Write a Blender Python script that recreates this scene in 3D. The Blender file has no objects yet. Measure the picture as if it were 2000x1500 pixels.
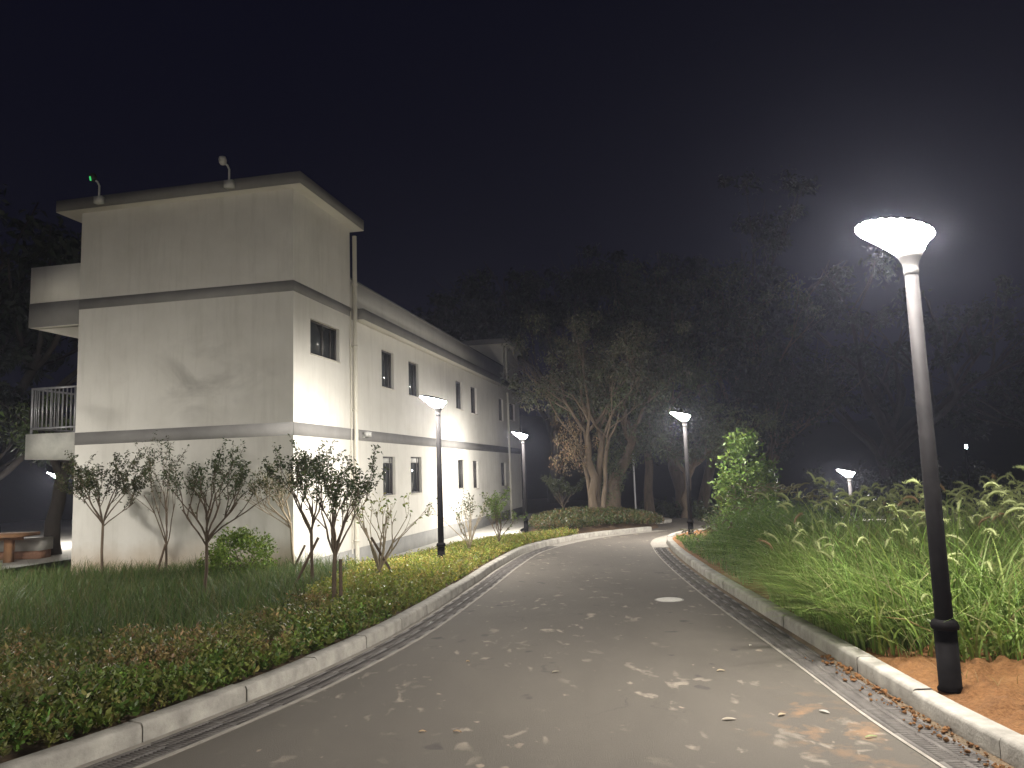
import bpy, bmesh, math, random
import numpy as np
from mathutils import Vector, Matrix
from math import sin, cos, pi, radians, atan2, hypot, sqrt

scn = bpy.context.scene
COL = scn.collection
rng = np.random.default_rng(11)
SL = -0.012                      # the ground falls away gently ahead of the camera

# ------------------------------------------------------------------ camera
cam_d = bpy.data.cameras.new("camera")
cam = bpy.data.objects.new("camera", cam_d)
COL.objects.link(cam)
PITCH, ROLL = radians(6.6), radians(1.9)
fwd = Vector((0, cos(PITCH), sin(PITCH)))
r0 = Vector((1, 0, 0)); u0 = r0.cross(fwd)
rt = cos(ROLL) * r0 - sin(ROLL) * u0
up = sin(ROLL) * r0 + cos(ROLL) * u0
m = Matrix((rt, up, -fwd)).transposed().to_4x4()
m.translation = Vector((0, 0, 1.6))
cam.matrix_world = m
cam_d.sensor_width = 36.0
cam_d.lens = 27.0
cam_d.clip_end = 600
cam_d.clip_start = 0.05
scn.camera = cam

# ------------------------------------------------------------------ night sky, exposure
w = bpy.data.worlds.new("World"); scn.world = w
w.use_nodes = True
wn = w.node_tree; bg = wn.nodes["Background"]
bg.inputs["Color"].default_value = (0.38, 0.38, 0.98, 1)
bg.inputs["Strength"].default_value = 0.0075
scn.view_settings.view_transform = 'Standard'
scn.view_settings.look = 'None'
scn.view_settings.gamma = 1.0
scn.view_settings.exposure = 0.15
try:
    scn.cycles.max_bounces = 8
    scn.cycles.transparent_max_bounces = 8
    scn.cycles.volume_bounces = 1
    scn.cycles.use_light_tree = True
    scn.cycles.sample_clamp_indirect = 6.0
except Exception:
    pass
LAMP_EMIT = 610.0
LAMP_COL = (1.0, 0.945, 0.86)
HAZE_DENSITY = 0.0014

# ------------------------------------------------------------------ helpers: nodes
def mat(name, base=(.5, .5, .5), rough=.7, metal=0.0, emit=None, estr=0.0, spec=None):
    M = bpy.data.materials.new(name); M.use_nodes = True
    b = M.node_tree.nodes["Principled BSDF"]
    b.inputs["Base Color"].default_value = (*base, 1)
    b.inputs["Roughness"].default_value = rough
    b.inputs["Metallic"].default_value = metal
    if spec is not None: b.inputs["Specular IOR Level"].default_value = spec
    if emit:
        b.inputs["Emission Color"].default_value = (*emit, 1)
        b.inputs["Emission Strength"].default_value = estr
    return M

class NT:
    def __init__(s, M):
        s.t = M.node_tree; s.b = s.t.nodes["Principled BSDF"]
        s.geo = s.t.nodes.new("ShaderNodeNewGeometry")
        s.tc = s.t.nodes.new("ShaderNodeTexCoord")
    def link(s, a, b): s.t.links.new(a, b)
    def mapping(s, src, scale=(1, 1, 1), rot=(0, 0, 0), loc=(0, 0, 0)):
        n = s.t.nodes.new("ShaderNodeMapping")
        n.inputs["Scale"].default_value = scale; n.inputs["Rotation"].default_value = rot
        n.inputs["Location"].default_value = loc
        s.link(src, n.inputs["Vector"]); return n.outputs[0]
    def noise(s, src, scale, detail=4, rough=.55, dist=0.0):
        n = s.t.nodes.new("ShaderNodeTexNoise")
        n.inputs["Scale"].default_value = scale; n.inputs["Detail"].default_value = detail
        n.inputs["Roughness"].default_value = rough; n.inputs["Distortion"].default_value = dist
        s.link(src, n.inputs["Vector"]); return n.outputs["Fac"]
    def ramp(s, fac, stops):
        n = s.t.nodes.new("ShaderNodeValToRGB")
        e = n.color_ramp.elements
        while len(e) < len(stops): e.new(0.5)
        for i, (p, c) in enumerate(stops):
            e[i].position = p
            e[i].color = (c, c, c, 1) if not hasattr(c, '__len__') else (*c, 1)
        s.link(fac, n.inputs[0]); return n.outputs[0]
    def mix(s, fac, a, b, mode='MIX'):
        n = s.t.nodes.new("ShaderNodeMix"); n.data_type = 'RGBA'; n.blend_type = mode
        n.clamp_factor = True
        for sock, v in ((n.inputs[0], fac), (n.inputs[6], a), (n.inputs[7], b)):
            if hasattr(v, 'links'): s.link(v, sock)
            elif hasattr(v, '__len__'): sock.default_value = (*v, 1)
            else: sock.default_value = v
        return n.outputs[2]
    def math(s, op, a, b=0.0):
        n = s.t.nodes.new("ShaderNodeMath"); n.operation = op
        for sock, v in ((n.inputs[0], a), (n.inputs[1], b)):
            if hasattr(v, 'links'): s.link(v, sock)
            else: sock.default_value = v
        return n.outputs[0]
    def sep(s, v):
        n = s.t.nodes.new("ShaderNodeSeparateXYZ"); s.link(v, n.inputs[0]); return n.outputs
    def bump(s, h, strength=.3, dist=.01):
        n = s.t.nodes.new("ShaderNodeBump")
        n.inputs["Strength"].default_value = strength; n.inputs["Distance"].default_value = dist
        s.link(h, n.inputs["Height"]); s.link(n.outputs[0], s.b.inputs["Normal"])
    def color(s, c): s.link(c, s.b.inputs["Base Color"])
    def rough(s, c): s.link(c, s.b.inputs["Roughness"])

# ------------------------------------------------------------------ helpers: meshes
class MB:
    """collects shapes, then links them as ONE mesh object"""
    def __init__(s): s.v = []; s.f = []; s.c = []; s.n = 0
    def add(s, v, f, col=None):
        v = np.asarray(v, float).reshape(-1, 3)
        s.v.append(v)
        f = np.asarray(f, int)
        s.f.append(f + s.n); s.n += len(v)
        if col is None: col = np.ones((len(v), 3)) * .5
        else:
            col = np.asarray(col, float)
            if col.ndim == 1: col = np.tile(col, (len(v), 1))
        s.c.append(col)
        return s
    def box(s, a, b):
        (x0, y0, z0), (x1, y1, z1) = a, b
        v = [(x0, y0, z0), (x1, y0, z0), (x1, y1, z0), (x0, y1, z0), (x0, y0, z1), (x1, y0, z1), (x1, y1, z1), (x0, y1, z1)]
        return s.add(v, [(0, 3, 2, 1), (4, 5, 6, 7), (0, 1, 5, 4), (1, 2, 6, 5), (2, 3, 7, 6), (3, 0, 4, 7)])
    def quad(s, a, b, c, d): return s.add([a, b, c, d], [(0, 1, 2, 3)])
    def tube(s, pts, rad, sides=8, cap=True, col=None):
        pts = np.asarray(pts, float); n = len(pts)
        rad = np.ones(n) * rad if np.isscalar(rad) else np.asarray(rad, float)
        T = np.gradient(pts, axis=0); T /= np.linalg.norm(T, axis=1, keepdims=True) + 1e-9
        ref = np.array([0, 0, 1.]) if abs(T[:, 2].mean()) < .8 else np.array([1., 0, 0])
        A = np.cross(T, ref); A /= np.linalg.norm(A, axis=1, keepdims=True) + 1e-9
        B = np.cross(T, A)
        th = np.arange(sides) * 2 * pi / sides
        ring = A[:, None, :] * np.cos(th)[None, :, None] + B[:, None, :] * np.sin(th)[None, :, None]
        v = (pts[:, None, :] + ring * rad[:, None, None]).reshape(-1, 3)
        i = np.arange(n - 1)[:, None] * sides; j = np.arange(sides)[None, :]; k = (j + 1) % sides
        f = np.stack([i + j, i + sides + j, i + sides + k, i + k], -1).reshape(-1, 4)
        s.add(v, f, col)
        if cap and rad[-1] > .004:
            v2 = np.vstack([v[-sides:], pts[-1]])
            s.add(v2, [(q, sides, (q + 1) % sides, (q + 1) % sides) for q in range(sides)], col)
        return s
    def lathe(s, prof, sides=24, origin=(0, 0, 0)):
        prof = np.asarray(prof, float); th = np.arange(sides) * 2 * pi / sides
        v = np.stack([prof[:, 0][:, None] * np.cos(th), prof[:, 0][:, None] * np.sin(th), np.repeat(prof[:, 1][:, None], sides, 1)], -1)
        v = v.reshape(-1, 3) + np.array(origin)
        n = len(prof)
        i = np.arange(n - 1)[:, None] * sides; j = np.arange(sides)[None, :]; k = (j + 1) % sides
        f = np.stack([i + j, i + k, i + sides + k, i + sides + j], -1).reshape(-1, 4)
        return s.add(v, f)
    def build(s, name, M, parent=None, smooth=False, mats=None, matidx=None):
        V = np.concatenate(s.v); C_ = np.concatenate(s.c)
        me = bpy.data.meshes.new(name)
        loops = []; starts = []; tot = []
        pos = 0
        for f in s.f:
            if f.shape[1] == 4:
                deg = f[:, 2] == f[:, 3]
                if deg.any():
                    g = f[deg][:, :3]
                    loops.append(g.reshape(-1)); starts.append(pos + np.arange(len(g)) * 3); tot.append(np.full(len(g), 3)); pos += 3 * len(g)
                    f = f[~deg]
                    if len(f) == 0: continue
            k = f.shape[1]
            loops.append(f.reshape(-1)); starts.append(pos + np.arange(len(f)) * k); tot.append(np.full(len(f), k)); pos += k * len(f)
        L = np.concatenate(loops); S = np.concatenate(starts); T = np.concatenate(tot)
        me.vertices.add(len(V)); me.vertices.foreach_set("co", V.astype(np.float32).ravel())
        me.loops.add(len(L)); me.loops.foreach_set("vertex_index", L.astype(np.int32))
        me.polygons.add(len(S)); me.polygons.foreach_set("loop_start", S.astype(np.int32)); me.polygons.foreach_set("loop_total", T.astype(np.int32))
        if smooth: me.polygons.foreach_set("use_smooth", np.ones(len(S), bool))
        at = me.attributes.new("Col", 'FLOAT_COLOR', 'POINT')
        at.data.foreach_set("color", np.hstack([C_, np.ones((len(C_), 1))]).astype(np.float32).ravel())
        me.update(calc_edges=True); me.validate()
        me.materials.append(M)
        o = bpy.data.objects.new(name, me); COL.objects.link(o)
        if parent is not None: o.parent = parent
        return o

def tag(o, label=None, cat=None, group=None, kind=None):
    if label: o["label"] = label
    if cat: o["category"] = cat
    if group: o["group"] = group
    if kind: o["kind"] = kind
    return o
def thing(name, label, cat, loc=(0, 0, 0), rz=0.0, group=None):
    o = bpy.data.objects.new(name, None); o.empty_display_size = .2
    COL.objects.link(o); o.location = loc; o.rotation_euler = (0, 0, rz)
    return tag(o, label, cat, group)
def copy_tree(o, parent=None):
    c = o.copy(); COL.objects.link(c)
    if parent is not None: c.parent = parent
    for ch in list(o.children): copy_tree(ch, c)
    return c

def vnoise(x, y, seed=0):
    x = np.asarray(x, float); y = np.asarray(y, float)
    xi = np.floor(x).astype(np.int64); yi = np.floor(y).astype(np.int64)
    xf = x - xi; yf = y - yi
    def h(a, b):
        n = (a * 374761393 + b * 668265263 + seed * 1442695041) & 0xFFFFFFFF
        n = ((n ^ (n >> 13)) * 1274126177) & 0xFFFFFFFF
        return ((n ^ (n >> 16)) & 0xFFFF) / 65535.0
    u = xf * xf * (3 - 2 * xf); v = yf * yf * (3 - 2 * yf)
    return (h(xi, yi) * (1 - u) + h(xi + 1, yi) * u) * (1 - v) + (h(xi, yi + 1) * (1 - u) + h(xi + 1, yi + 1) * u) * v
def fbm(x, y, seed=0, oct=4):
    s = 0; a = .5
    for k in range(oct): s = s + a * vnoise(np.asarray(x) * 2 ** k, np.asarray(y) * 2 ** k, seed + k); a *= .5
    return s

# ------------------------------------------------------------------ plan of the place
KL = np.array([(-9, -3), (-7, -.6), (-5.4, .9), (-4.2, 2.3), (-3.3, 3.65), (-2.68, 4.79), (-2.24, 5.77), (-1.83, 6.9), (-1.32, 8.87), (-.8, 12.0), (-.36, 15), (.2, 17.9), (1.0, 20), (1.85, 21.5), (2.85, 22.7), (4.33, 23.9)])
KR = np.array([(2.62, -9), (2.62, -6), (2.62, -3), (2.62, 0), (2.62, 2), (2.62, 3.3), (2.62, 4.3), (2.62, 5.3), (2.70, 6.97), (2.82, 9.86), (2.97, 12.47), (3.14, 14.7), (3.32, 16.6), (3.48, 17.9), (3.68, 19.3), (4.05, 20.6), (4.8, 21.8), (6.3, 22.6), (9, 23.3), (13, 23.9), (20, 24.9)])
def smooth_poly(P, step=.12):
    P = np.asarray(P, float)
    # Catmull-Rom then even spacing
    Q = np.vstack([2 * P[0] - P[1], P, 2 * P[-1] - P[-2]])
    out = []
    for i in range(1, len(Q) - 2):
        t = np.linspace(0, 1, 40, endpoint=False)[:, None]
        a, b, c, d = Q[i - 1], Q[i], Q[i + 1], Q[i + 2]
        out.append(.5 * (2 * b + (c - a) * t + (2 * a - 5 * b + 4 * c - d) * t ** 2 + (-a + 3 * b - 3 * c + d) * t ** 3))
    out = np.vstack(out + [P[-1:]])
    L = np.r_[0, np.cumsum(np.linalg.norm(np.diff(out, axis=0), axis=1))]
    s = np.arange(0, L[-1], step)
    return np.stack([np.interp(s, L, out[:, 0]), np.interp(s, L, out[:, 1])], 1)
def offset(P, d):
    T = np.gradient(P, axis=0); T /= np.linalg.norm(T, axis=1, keepdims=True)
    return P + np.stack([-T[:, 1], T[:, 0]], 1) * d       # +d to the left of travel
kl = smooth_poly(KL); kr = smooth_poly(KR)
KW = .15                                                  # kerb width
klo = offset(kl, KW); kro = offset(kr, -KW)
def sm(t): t = np.clip(t, 0, 1); return t * t * (3 - 2 * t)
BA = radians(12.0)                                        # the long facade runs 12 degrees right of straight ahead
BC = np.array([-4.33, 15.1])                              # its near corner
BD = np.array([sin(BA), cos(BA)]); BN = np.array([cos(BA), -sin(BA)])
def kxl(y): return np.interp(y, klo[:, 1], klo[:, 0])
def kxr(y): return np.interp(y, kro[:, 1], kro[:, 0])
def zL(x, y):
    x = np.asarray(x, float); y = np.asarray(y, float)
    d = np.where(y > 23.8, np.where(x < 4.3, np.hypot(x - 4.3, y - 23.8) * .6, 0), kxl(y) - x)
    ss = (x - BC[0]) * BD[0] + (y - BC[1]) * BD[1]
    zb = -.15 - .3 * sm((ss + .3) / 1.5)
    wv = sm(d / 4.2)
    return (SL * y + .07) * (1 - wv) + zb * wv
def zR(x, y):
    x = np.asarray(x, float); y = np.asarray(y, float)
    return SL * y + .085 - 2.7 * sm((x - 5) / 9) * sm((y - 6) / 16)

# ------------------------------------------------------------------ materials
def m_wall(stain=True):
    M = mat("plaster", (.62, .6, .55), .85); n = NT(M)
    p = n.tc.outputs["Object"]
    a = n.noise(p, 1.3, 5, .6); b = n.noise(p, 38, 3, .6); z = n.sep(p)
    c = n.ramp(a, [(.3, (.64, .62, .57)), (.7, (.73, .71, .66))])
    # streaks that run down the plaster
    st = n.noise(n.mapping(p, (3.2, 3.2, .35)), 1.6, 4, .65)
    c = n.mix(n.ramp(st, [(.5, 0.0), (.78, .36)]), c, (.44, .42, .37))
    # blotchy tree shadow painted into the end wall's colour, centred high up
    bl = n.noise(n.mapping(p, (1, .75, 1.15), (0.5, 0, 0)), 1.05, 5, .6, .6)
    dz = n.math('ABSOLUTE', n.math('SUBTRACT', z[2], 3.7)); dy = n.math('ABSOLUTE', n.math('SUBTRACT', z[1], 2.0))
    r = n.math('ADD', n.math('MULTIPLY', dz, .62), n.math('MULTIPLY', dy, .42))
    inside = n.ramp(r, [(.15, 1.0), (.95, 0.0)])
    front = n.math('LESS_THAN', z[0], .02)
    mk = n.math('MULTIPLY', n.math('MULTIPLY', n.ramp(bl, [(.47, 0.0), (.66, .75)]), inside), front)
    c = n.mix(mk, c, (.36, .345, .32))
    # soil splashed on the foot of the wall
    foot = n.ramp(n.math('ADD', z[2], n.math('MULTIPLY', a, .5)), [(.18, .7), (.75, 0.0)])
    c = n.mix(n.math('MULTIPLY', foot, front), c, (.42, .30, .17))
    n.color(c); n.bump(b, .25, .004)
    return M
def m_mottle(name, c0, c1, scale=3, rough=.8, bscale=60, bstr=.3, bdist=.004, metal=0.0):
    M = mat(name, c0, rough, metal); n = NT(M); p = n.tc.outputs["Object"]
    n.color(n.ramp(n.noise(p, scale, 5, .6), [(.3, c0), (.7, c1)]))
    n.bump(n.noise(p, bscale, 3), bstr, bdist)
    return M
def m_leaf(name, transl=.3, rough=.45):
    M = mat(name, (.1, .1, .1), rough); t = M.node_tree; b = t.nodes["Principled BSDF"]
    a = t.nodes.new("ShaderNodeAttribute"); a.attribute_name = "Col"
    t.links.new(a.outputs["Color"], b.inputs["Base Color"])
    b.inputs["Specular IOR Level"].default_value = .35
    tr = t.nodes.new("ShaderNodeBsdfTranslucent"); t.links.new(a.outputs["Color"], tr.inputs["Color"])
    mx = t.nodes.new("ShaderNodeMixShader"); mx.inputs[0].default_value = transl
    t.links.new(b.outputs[0], mx.inputs[1]); t.links.new(tr.outputs[0], mx.inputs[2])
    t.links.new(mx.outputs[0], t.nodes["Material Output"].inputs["Surface"])
    return M
def m_road():
    M = mat("asphalt", (.17, .155, .135), .88); n = NT(M); p = n.tc.outputs["Object"]
    big = n.noise(n.mapping(p, (1, .45, 1)), .55, 5, .6, .4)
    c = n.ramp(big, [(.28, (.14, .124, .106)), (.72, (.232, .209, .179))])
    fine = n.noise(p, 260, 2, .7)
    c = n.mix(.35, c, n.ramp(fine, [(.3, (.07, .065, .06)), (.7, (.3, .28, .25))]), 'OVERLAY')
    c = n.mix(.3, c, n.ramp(n.noise(p, 75, 3, .75), [(.35, (.1, .09, .08)), (.65, (.26, .24, .21))]), 'OVERLAY')
    lane = n.noise(n.mapping(p, (1.5, .09, 1), (0, 0, -.06)), 1.0, 4, .6)
    c = n.mix(n.ramp(lane, [(.48, 0.0), (.66, .32)]), c, (.115, .10, .088))
    # pale dried-mud scuffs and a few dark oil spots
    sp = n.noise(n.mapping(p, (1.0, .62, 1), (0, 0, .5)), 6.2, 3, .5, .35)
    gate = n.noise(p, .9, 3, .5)
    mk = n.math('MULTIPLY', n.ramp(sp, [(.61, 0.0), (.69, .75)]), n.ramp(gate, [(.42, 0.0), (.6, 1.0)]))
    c = n.mix(mk, c, (.40, .345, .275))
    s2 = n.noise(n.mapping(p, (1, .8, 1), (0, 0, 1.1), (7.3, 2.2, 0)), 9.5, 2, .5)
    c = n.mix(n.ramp(s2, [(.71, 0.0), (.76, .6)]), c, (.42, .34, .26))
    oil = n.noise(n.mapping(p, (1, .8, 1), (0, 0, 0), (3.1, 9.7, 0)), 3.4, 2, .5)
    c = n.mix(n.ramp(oil, [(.68, 0.0), (.72, .75)]), c, (.05, .045, .042))
    # orange soil tracked on near the right-hand grating
    z = n.sep(p); dx = n.math('ABSOLUTE', n.math('SUBTRACT', z[0], 1.95)); dy = n.math('ABSOLUTE', n.math('SUBTRACT', z[1], 5.1))
    rr = n.math('ADD', n.math('MULTIPLY', dx, 1.5), n.math('MULTIPLY', dy, .8))
    so = n.math('MULTIPLY', n.ramp(rr, [(.25, 1.0), (1.0, 0.0)]), n.ramp(n.noise(p, 5.5, 4, .6), [(.5, 0.0), (.68, .45)]))
    c = n.mix(so, c, (.46, .24, .10))
    # worn patches and hairline cracks
    pt = n.noise(n.mapping(p, (1, .5, 1), (0, 0, .2)), 1.7, 6, .7, .8)
    c = n.mix(n.ramp(pt, [(.44, 0.0), (.62, .38)]), c, (.115, .10, .085))
    vo = n.t.nodes.new("ShaderNodeTexVoronoi"); vo.feature = 'DISTANCE_TO_EDGE'; vo.inputs["Scale"].default_value = .55
    wob = n.t.nodes.new("ShaderNodeVectorMath"); wob.operation = 'ADD'
    nz = n.t.nodes.new("ShaderNodeTexNoise"); nz.inputs["Scale"].default_value = 2.2; nz.inputs["Detail"].default_value = 5
    n.link(p, nz.inputs["Vector"]); n.link(p, wob.inputs[0]); n.link(nz.outputs["Color"], wob.inputs[1]); n.link(wob.outputs[0], vo.inputs["Vector"])
    ck = n.math('MULTIPLY', n.ramp(vo.outputs["Distance"], [(.0, .55), (.006, 0.0)]), n.ramp(n.noise(p, .5, 3), [(.5, 0.0), (.6, 1.0)]))
    c = n.mix(ck, c, (.05, .045, .04))
    n.color(c); n.bump(n.math('ADD', fine, n.math('MULTIPLY', n.noise(p, 90, 3, .7), .8)), .7, .006)
    return M
def m_soil(name, c0, c1, c2):
    M = mat(name, c0, .95); n = NT(M); p = n.tc.outputs["Object"]
    c = n.ramp(n.noise(p, 2.2, 6, .65), [(.25, c0), (.5, c1), (.75, c2)])
    n.color(n.mix(.4, c, n.ramp(n.noise(p, 45, 3, .7), [(.3, tuple(v * .4 for v in c0)), (.7, c2)])))
    n.bump(n.noise(p, 26, 6, .75), 1.0, .04)
    return M
def m_bark(name, c0, c1, sc=8):
    M = mat(name, c0, .9); n = NT(M); p = n.mapping(n.tc.outputs["Object"], (1, 1, .25))
    f = n.noise(p, sc, 5, .65)
    n.color(n.ramp(f, [(.3, c0), (.7, c1)])); n.bump(f, .8, .02)
    return M
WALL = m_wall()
GREY = m_mottle("grey_paint", (.235, .228, .22), (.285, .278, .268), 2.2)
for M_ in (WALL, GREY): M_.node_tree.nodes["Principled BSDF"].inputs["Specular IOR Level"].default_value = .12
PLINTH = m_mottle("plinth_render", (.26, .26, .25), (.34, .335, .32), 2.5)
WHITE = m_mottle("white_soffit_paint", (.66, .63, .55), (.72, .69, .62), 2)
CONC = m_mottle("concrete", (.36, .35, .32), (.50, .48, .44), 3, .9, 45, .5, .006)
SLAB = m_mottle("stained_concrete", (.34, .34, .31), (.58, .57, .52), 1.8, .9, 40, .4, .005)
KERB = m_mottle("kerb_concrete", (.24, .225, .20), (.45, .425, .38), 5.5, .9, 50, .5, .006)
GRATE = m_mottle("grating_resin", (.085, .075, .072), (.17, .155, .14), 5, .8, 80, .3, .003)
RAIL_C = m_mottle("dusty_channel_edge", (.24, .22, .19), (.36, .33, .29), 9, .9, 60, .4, .003)
DUSTY = m_soil("dusty_gutter", (.12, .09, .06), (.2, .15, .10), (.30, .20, .11))
FRAME = m_mottle("dark_aluminium", (.05, .045, .042), (.08, .072, .066), 8, .45)
GLASS = mat("dark_glass", (.055, .06, .062), .1, 0, spec=.6)
BLIND = m_mottle("pale_blind", (.5, .5, .48), (.6, .6, .57), 3)
PIPE = m_mottle("cream_pipe", (.60, .57, .49), (.68, .65, .57), 3, .5)
POLE = m_mottle("black_pole_paint", (.006, .0055, .006), (.012, .011, .0115), 9, .7, 120, .15, .002)
POLE.node_tree.nodes["Principled BSDF"].inputs["Specular IOR Level"].default_value = .05
NECK = m_mottle("grey_cast_metal", (.02, .019, .019), (.035, .033, .033), 9, .65, 90, .2, .002)
LAMP = mat("lit_diffuser", (.9, .9, .9), .4, 0, LAMP_COL, LAMP_EMIT)
STEEL = m_mottle("galvanised_steel", (.30, .30, .32), (.40, .40, .42), 6, .45, 60, .2, .002, .5)
CAMW = m_mottle("white_plastic", (.55, .55, .53), (.62, .62, .6), 4, .45)
ROAD = m_road()
SOIL_O = m_soil("orange_soil", (.16, .07, .024), (.29, .13, .045), (.42, .21, .08))
SOIL_D = m_soil("brown_soil", (.07, .045, .025), (.12, .075, .04), (.17, .11, .06))
EARTH = m_soil("dark_earth", (.05, .045, .03), (.07, .06, .04), (.1, .08, .05))
LEAF = m_leaf("leaf", .3)
LEAFB = m_leaf("far_leaf", .2, .6)
GRASS = m_leaf("grass_blade", .42, .5)
BARK = m_bark("thin_bark", (.085, .06, .04), (.17, .125, .085), 14)
BARKP = m_bark("pale_bark", (.26, .21, .145), (.42, .35, .25), 10)
BARKB = m_bark("old_bark", (.075, .056, .038), (.165, .125, .085), 5)
BARKD = m_bark("dark_bark", (.03, .025, .02), (.06, .05, .04), 5)
WOOD = m_bark("stake_wood", (.085, .058, .04), (.15, .105, .07), 9)
TIMBER = m_bark("varnished_timber", (.26, .13, .06), (.36, .20, .10), 6)

# ------------------------------------------------------------------ ground, road, kerbs, channels
def sheet(name, xs, ys, zf, M, kind='structure'):
    X, Y = np.meshgrid(xs, ys); Z = zf(X, Y)
    nx, ny = len(xs), len(ys)
    i = np.arange(ny - 1)[:, None] * nx; j = np.arange(nx - 1)[None, :]
    f = np.stack([i + j, i + j + 1, i + nx + j + 1, i + nx + j], -1).reshape(-1, 4)
    o = MB().add(np.stack([X, Y, Z], -1).reshape(-1, 3), f).build(name, M, smooth=True)
    return tag(o, kind=kind)
def strip(name, P, Q, zp, zq, M, n=1, zf=None):
    """surface between two matching polylines"""
    t = np.linspace(0, 1, n + 1)[:, None, None]
    G = P[None] * (1 - t) + Q[None] * t
    Z = zf(G[..., 0], G[..., 1]) if zf else np.repeat((SL * G[..., 1])[..., None], 1, -1)[..., 0] + (zp * (1 - t[..., 0]) + zq * t[..., 0])
    V = np.concatenate([G, Z[..., None]], -1); k = len(P)
    i = np.arange(n)[:, None] * k; j = np.arange(k - 1)[None, :]
    f = np.stack([i + j, i + j + 1, i + k + j + 1, i + k + j], -1).reshape(-1, 4)
    return MB().add(V.reshape(-1, 3), f)
far = np.r_[-400, -250, -150, np.arange(-90, 91, 6), 150, 250, 400]
sheet("ground", far, np.r_[-120, -60, np.arange(-30, 121, 6), 200, 400],
      lambda x, y: SL * y - .75 - 2.7 * sm((x - 5) / 9) * sm((y - 6) / 16) + 0 * x, EARTH)
CH = .37
kl_r = offset(kl, -CH); kr_r = offset(kr, CH)
# road sheet between the two channels, widened into the turning to the right beyond the second lamp
def road():
    n = 260
    yl = np.linspace(-3, 23.9, n)
    xl = np.interp(yl, kl_r[:, 1], kl_r[:, 0]); xr = np.interp(np.minimum(yl, 21.0), kr_r[:, 1], kr_r[:, 0])
    b = MB()
    cols = 12
    t = np.linspace(0, 1, cols + 1)[None, :]
    # right edge follows the kerb round the corner: rows beyond y=20.5 run on to x=20
    xr = np.where(yl > 20.9, np.interp(yl, [20.9, 21.8, 22.6, 23.3, 23.9], [3.95, 4.8, 6.3, 9, 13]), xr)
    X = xl[:, None] * (1 - t) + xr[:, None] * t; Y = np.repeat(yl[:, None], cols + 1, 1); Z = SL * Y
    k = cols + 1
    i = np.arange(n - 1)[:, None] * k; j = np.arange(cols)[None, :]
    f = np.stack([i + j, i + j + 1, i + k + j + 1, i + k + j], -1).reshape(-1, 4)
    b.add(np.stack([X, Y, Z], -1).reshape(-1, 3), f)
    b.quad((3.9, 23.9, SL * 23.9), (13, 23.9, SL * 23.9), (22, 30.5, SL * 30.5), (5.6, 30.5, SL * 30.5))
    b.quad((-16, -14, .168), (2.3, -14, .168), (2.3, -3, .036), (-8.9, -3, .036))
    return tag(b.build("road", ROAD), kind='structure')
road()
# open channel beds under the gratings
for P_k, Q_k, ymax in ((kl, kl_r, 19.4), (kr, kr_r, 18.0)):
    c_ = P_k[:, 1] < ymax; e_ = P_k[:, 1] > ymax - .15
    tag(strip("", P_k[c_], Q_k[c_], -.09, -.09, EARTH).build("drain_channel", EARTH), kind='structure')
    tag(strip("", P_k[e_], Q_k[e_], .003, .002, None).build("gutter", RAIL_C), kind='structure')
def edge_rail(P, d0, d1, z0=-.1, z1=.006):
    a, c = offset(P, d0), offset(P, d1); b = MB()
    for (p, q, zp, zq) in ((a, c, z1, z1), (a, a, z0, z1), (c, c, z1, z0)):
        s_ = strip("", p, q, zp, zq, None)
        b.add(s_.v[0], s_.f[0])
    return b
rl = edge_rail(kl, -CH - .018, -CH + .016)
tag(rl.build("channel_edge", RAIL_C), kind='structure')
rl = edge_rail(kr, CH - .012, CH + .012)
tag(rl.build("channel_edge", RAIL_C), kind='structure')
def gutter(P, d0, d1):
    s_ = strip("", offset(P, d0), offset(P, d1), .003, .002, None); return s_
tag(gutter(kl[kl[:, 1] < 19.3], 0, -.065).build("gutter", RAIL_C), kind='structure')
tag(gutter(kr[kr[:, 1] < 17.9], 0, .065).build("gutter", DUSTY), kind='structure')

def kerb(name, P, side, length, seed):
    """kerb stones about a metre long, with open joints, chipped and slightly out of line"""
    r = random.Random(seed); b = MB()
    step = .12; k = max(2, int(round(length / step))); i = 0
    while i + k < len(P):
        seg = P[i:i + k + 1]
        o0 = r.uniform(-.006, .006); dz = r.uniform(-.006, .006)
        g = .012
        T0 = (seg[1] - seg[0]) / np.linalg.norm(seg[1] - seg[0]); T1 = (seg[-1] - seg[-2]) / np.linalg.norm(seg[-1] - seg[-2])
        seg = seg.copy(); seg[0] += T0 * g / 2; seg[-1] -= T1 * g / 2
        prof = [(o0, -.15), (o0 + .004, .095 + dz), (o0 + .016, .117 + dz), (o0 + .03, .122 + dz), (KW - .012, .124 + dz), (KW, .112 + dz), (KW, -.2)]
        lines = [np.c_[offset(seg, side * d), SL * seg[:, 1] + z] for d, z in prof]
        V = np.stack(lines, 1); n, q = V.shape[:2]
        ii = np.arange(n - 1)[:, None] * q; jj = np.arange(q - 1)[None, :]
        f = np.stack([ii + jj, ii + jj + 1, ii + q + jj + 1, ii + q + jj], -1).reshape(-1, 4)
        b.add(V.reshape(-1, 3), f)
        b.add(V[0], [list(range(q))[::1]]); b.add(V[-1], [list(range(q))[::-1]])
        i += k
    return tag(b.build(name, KERB), kind='structure')
kerb("kerb", kl, 1, .96, 3)
kerb("kerb", kr, -1, .96, 5)

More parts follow.
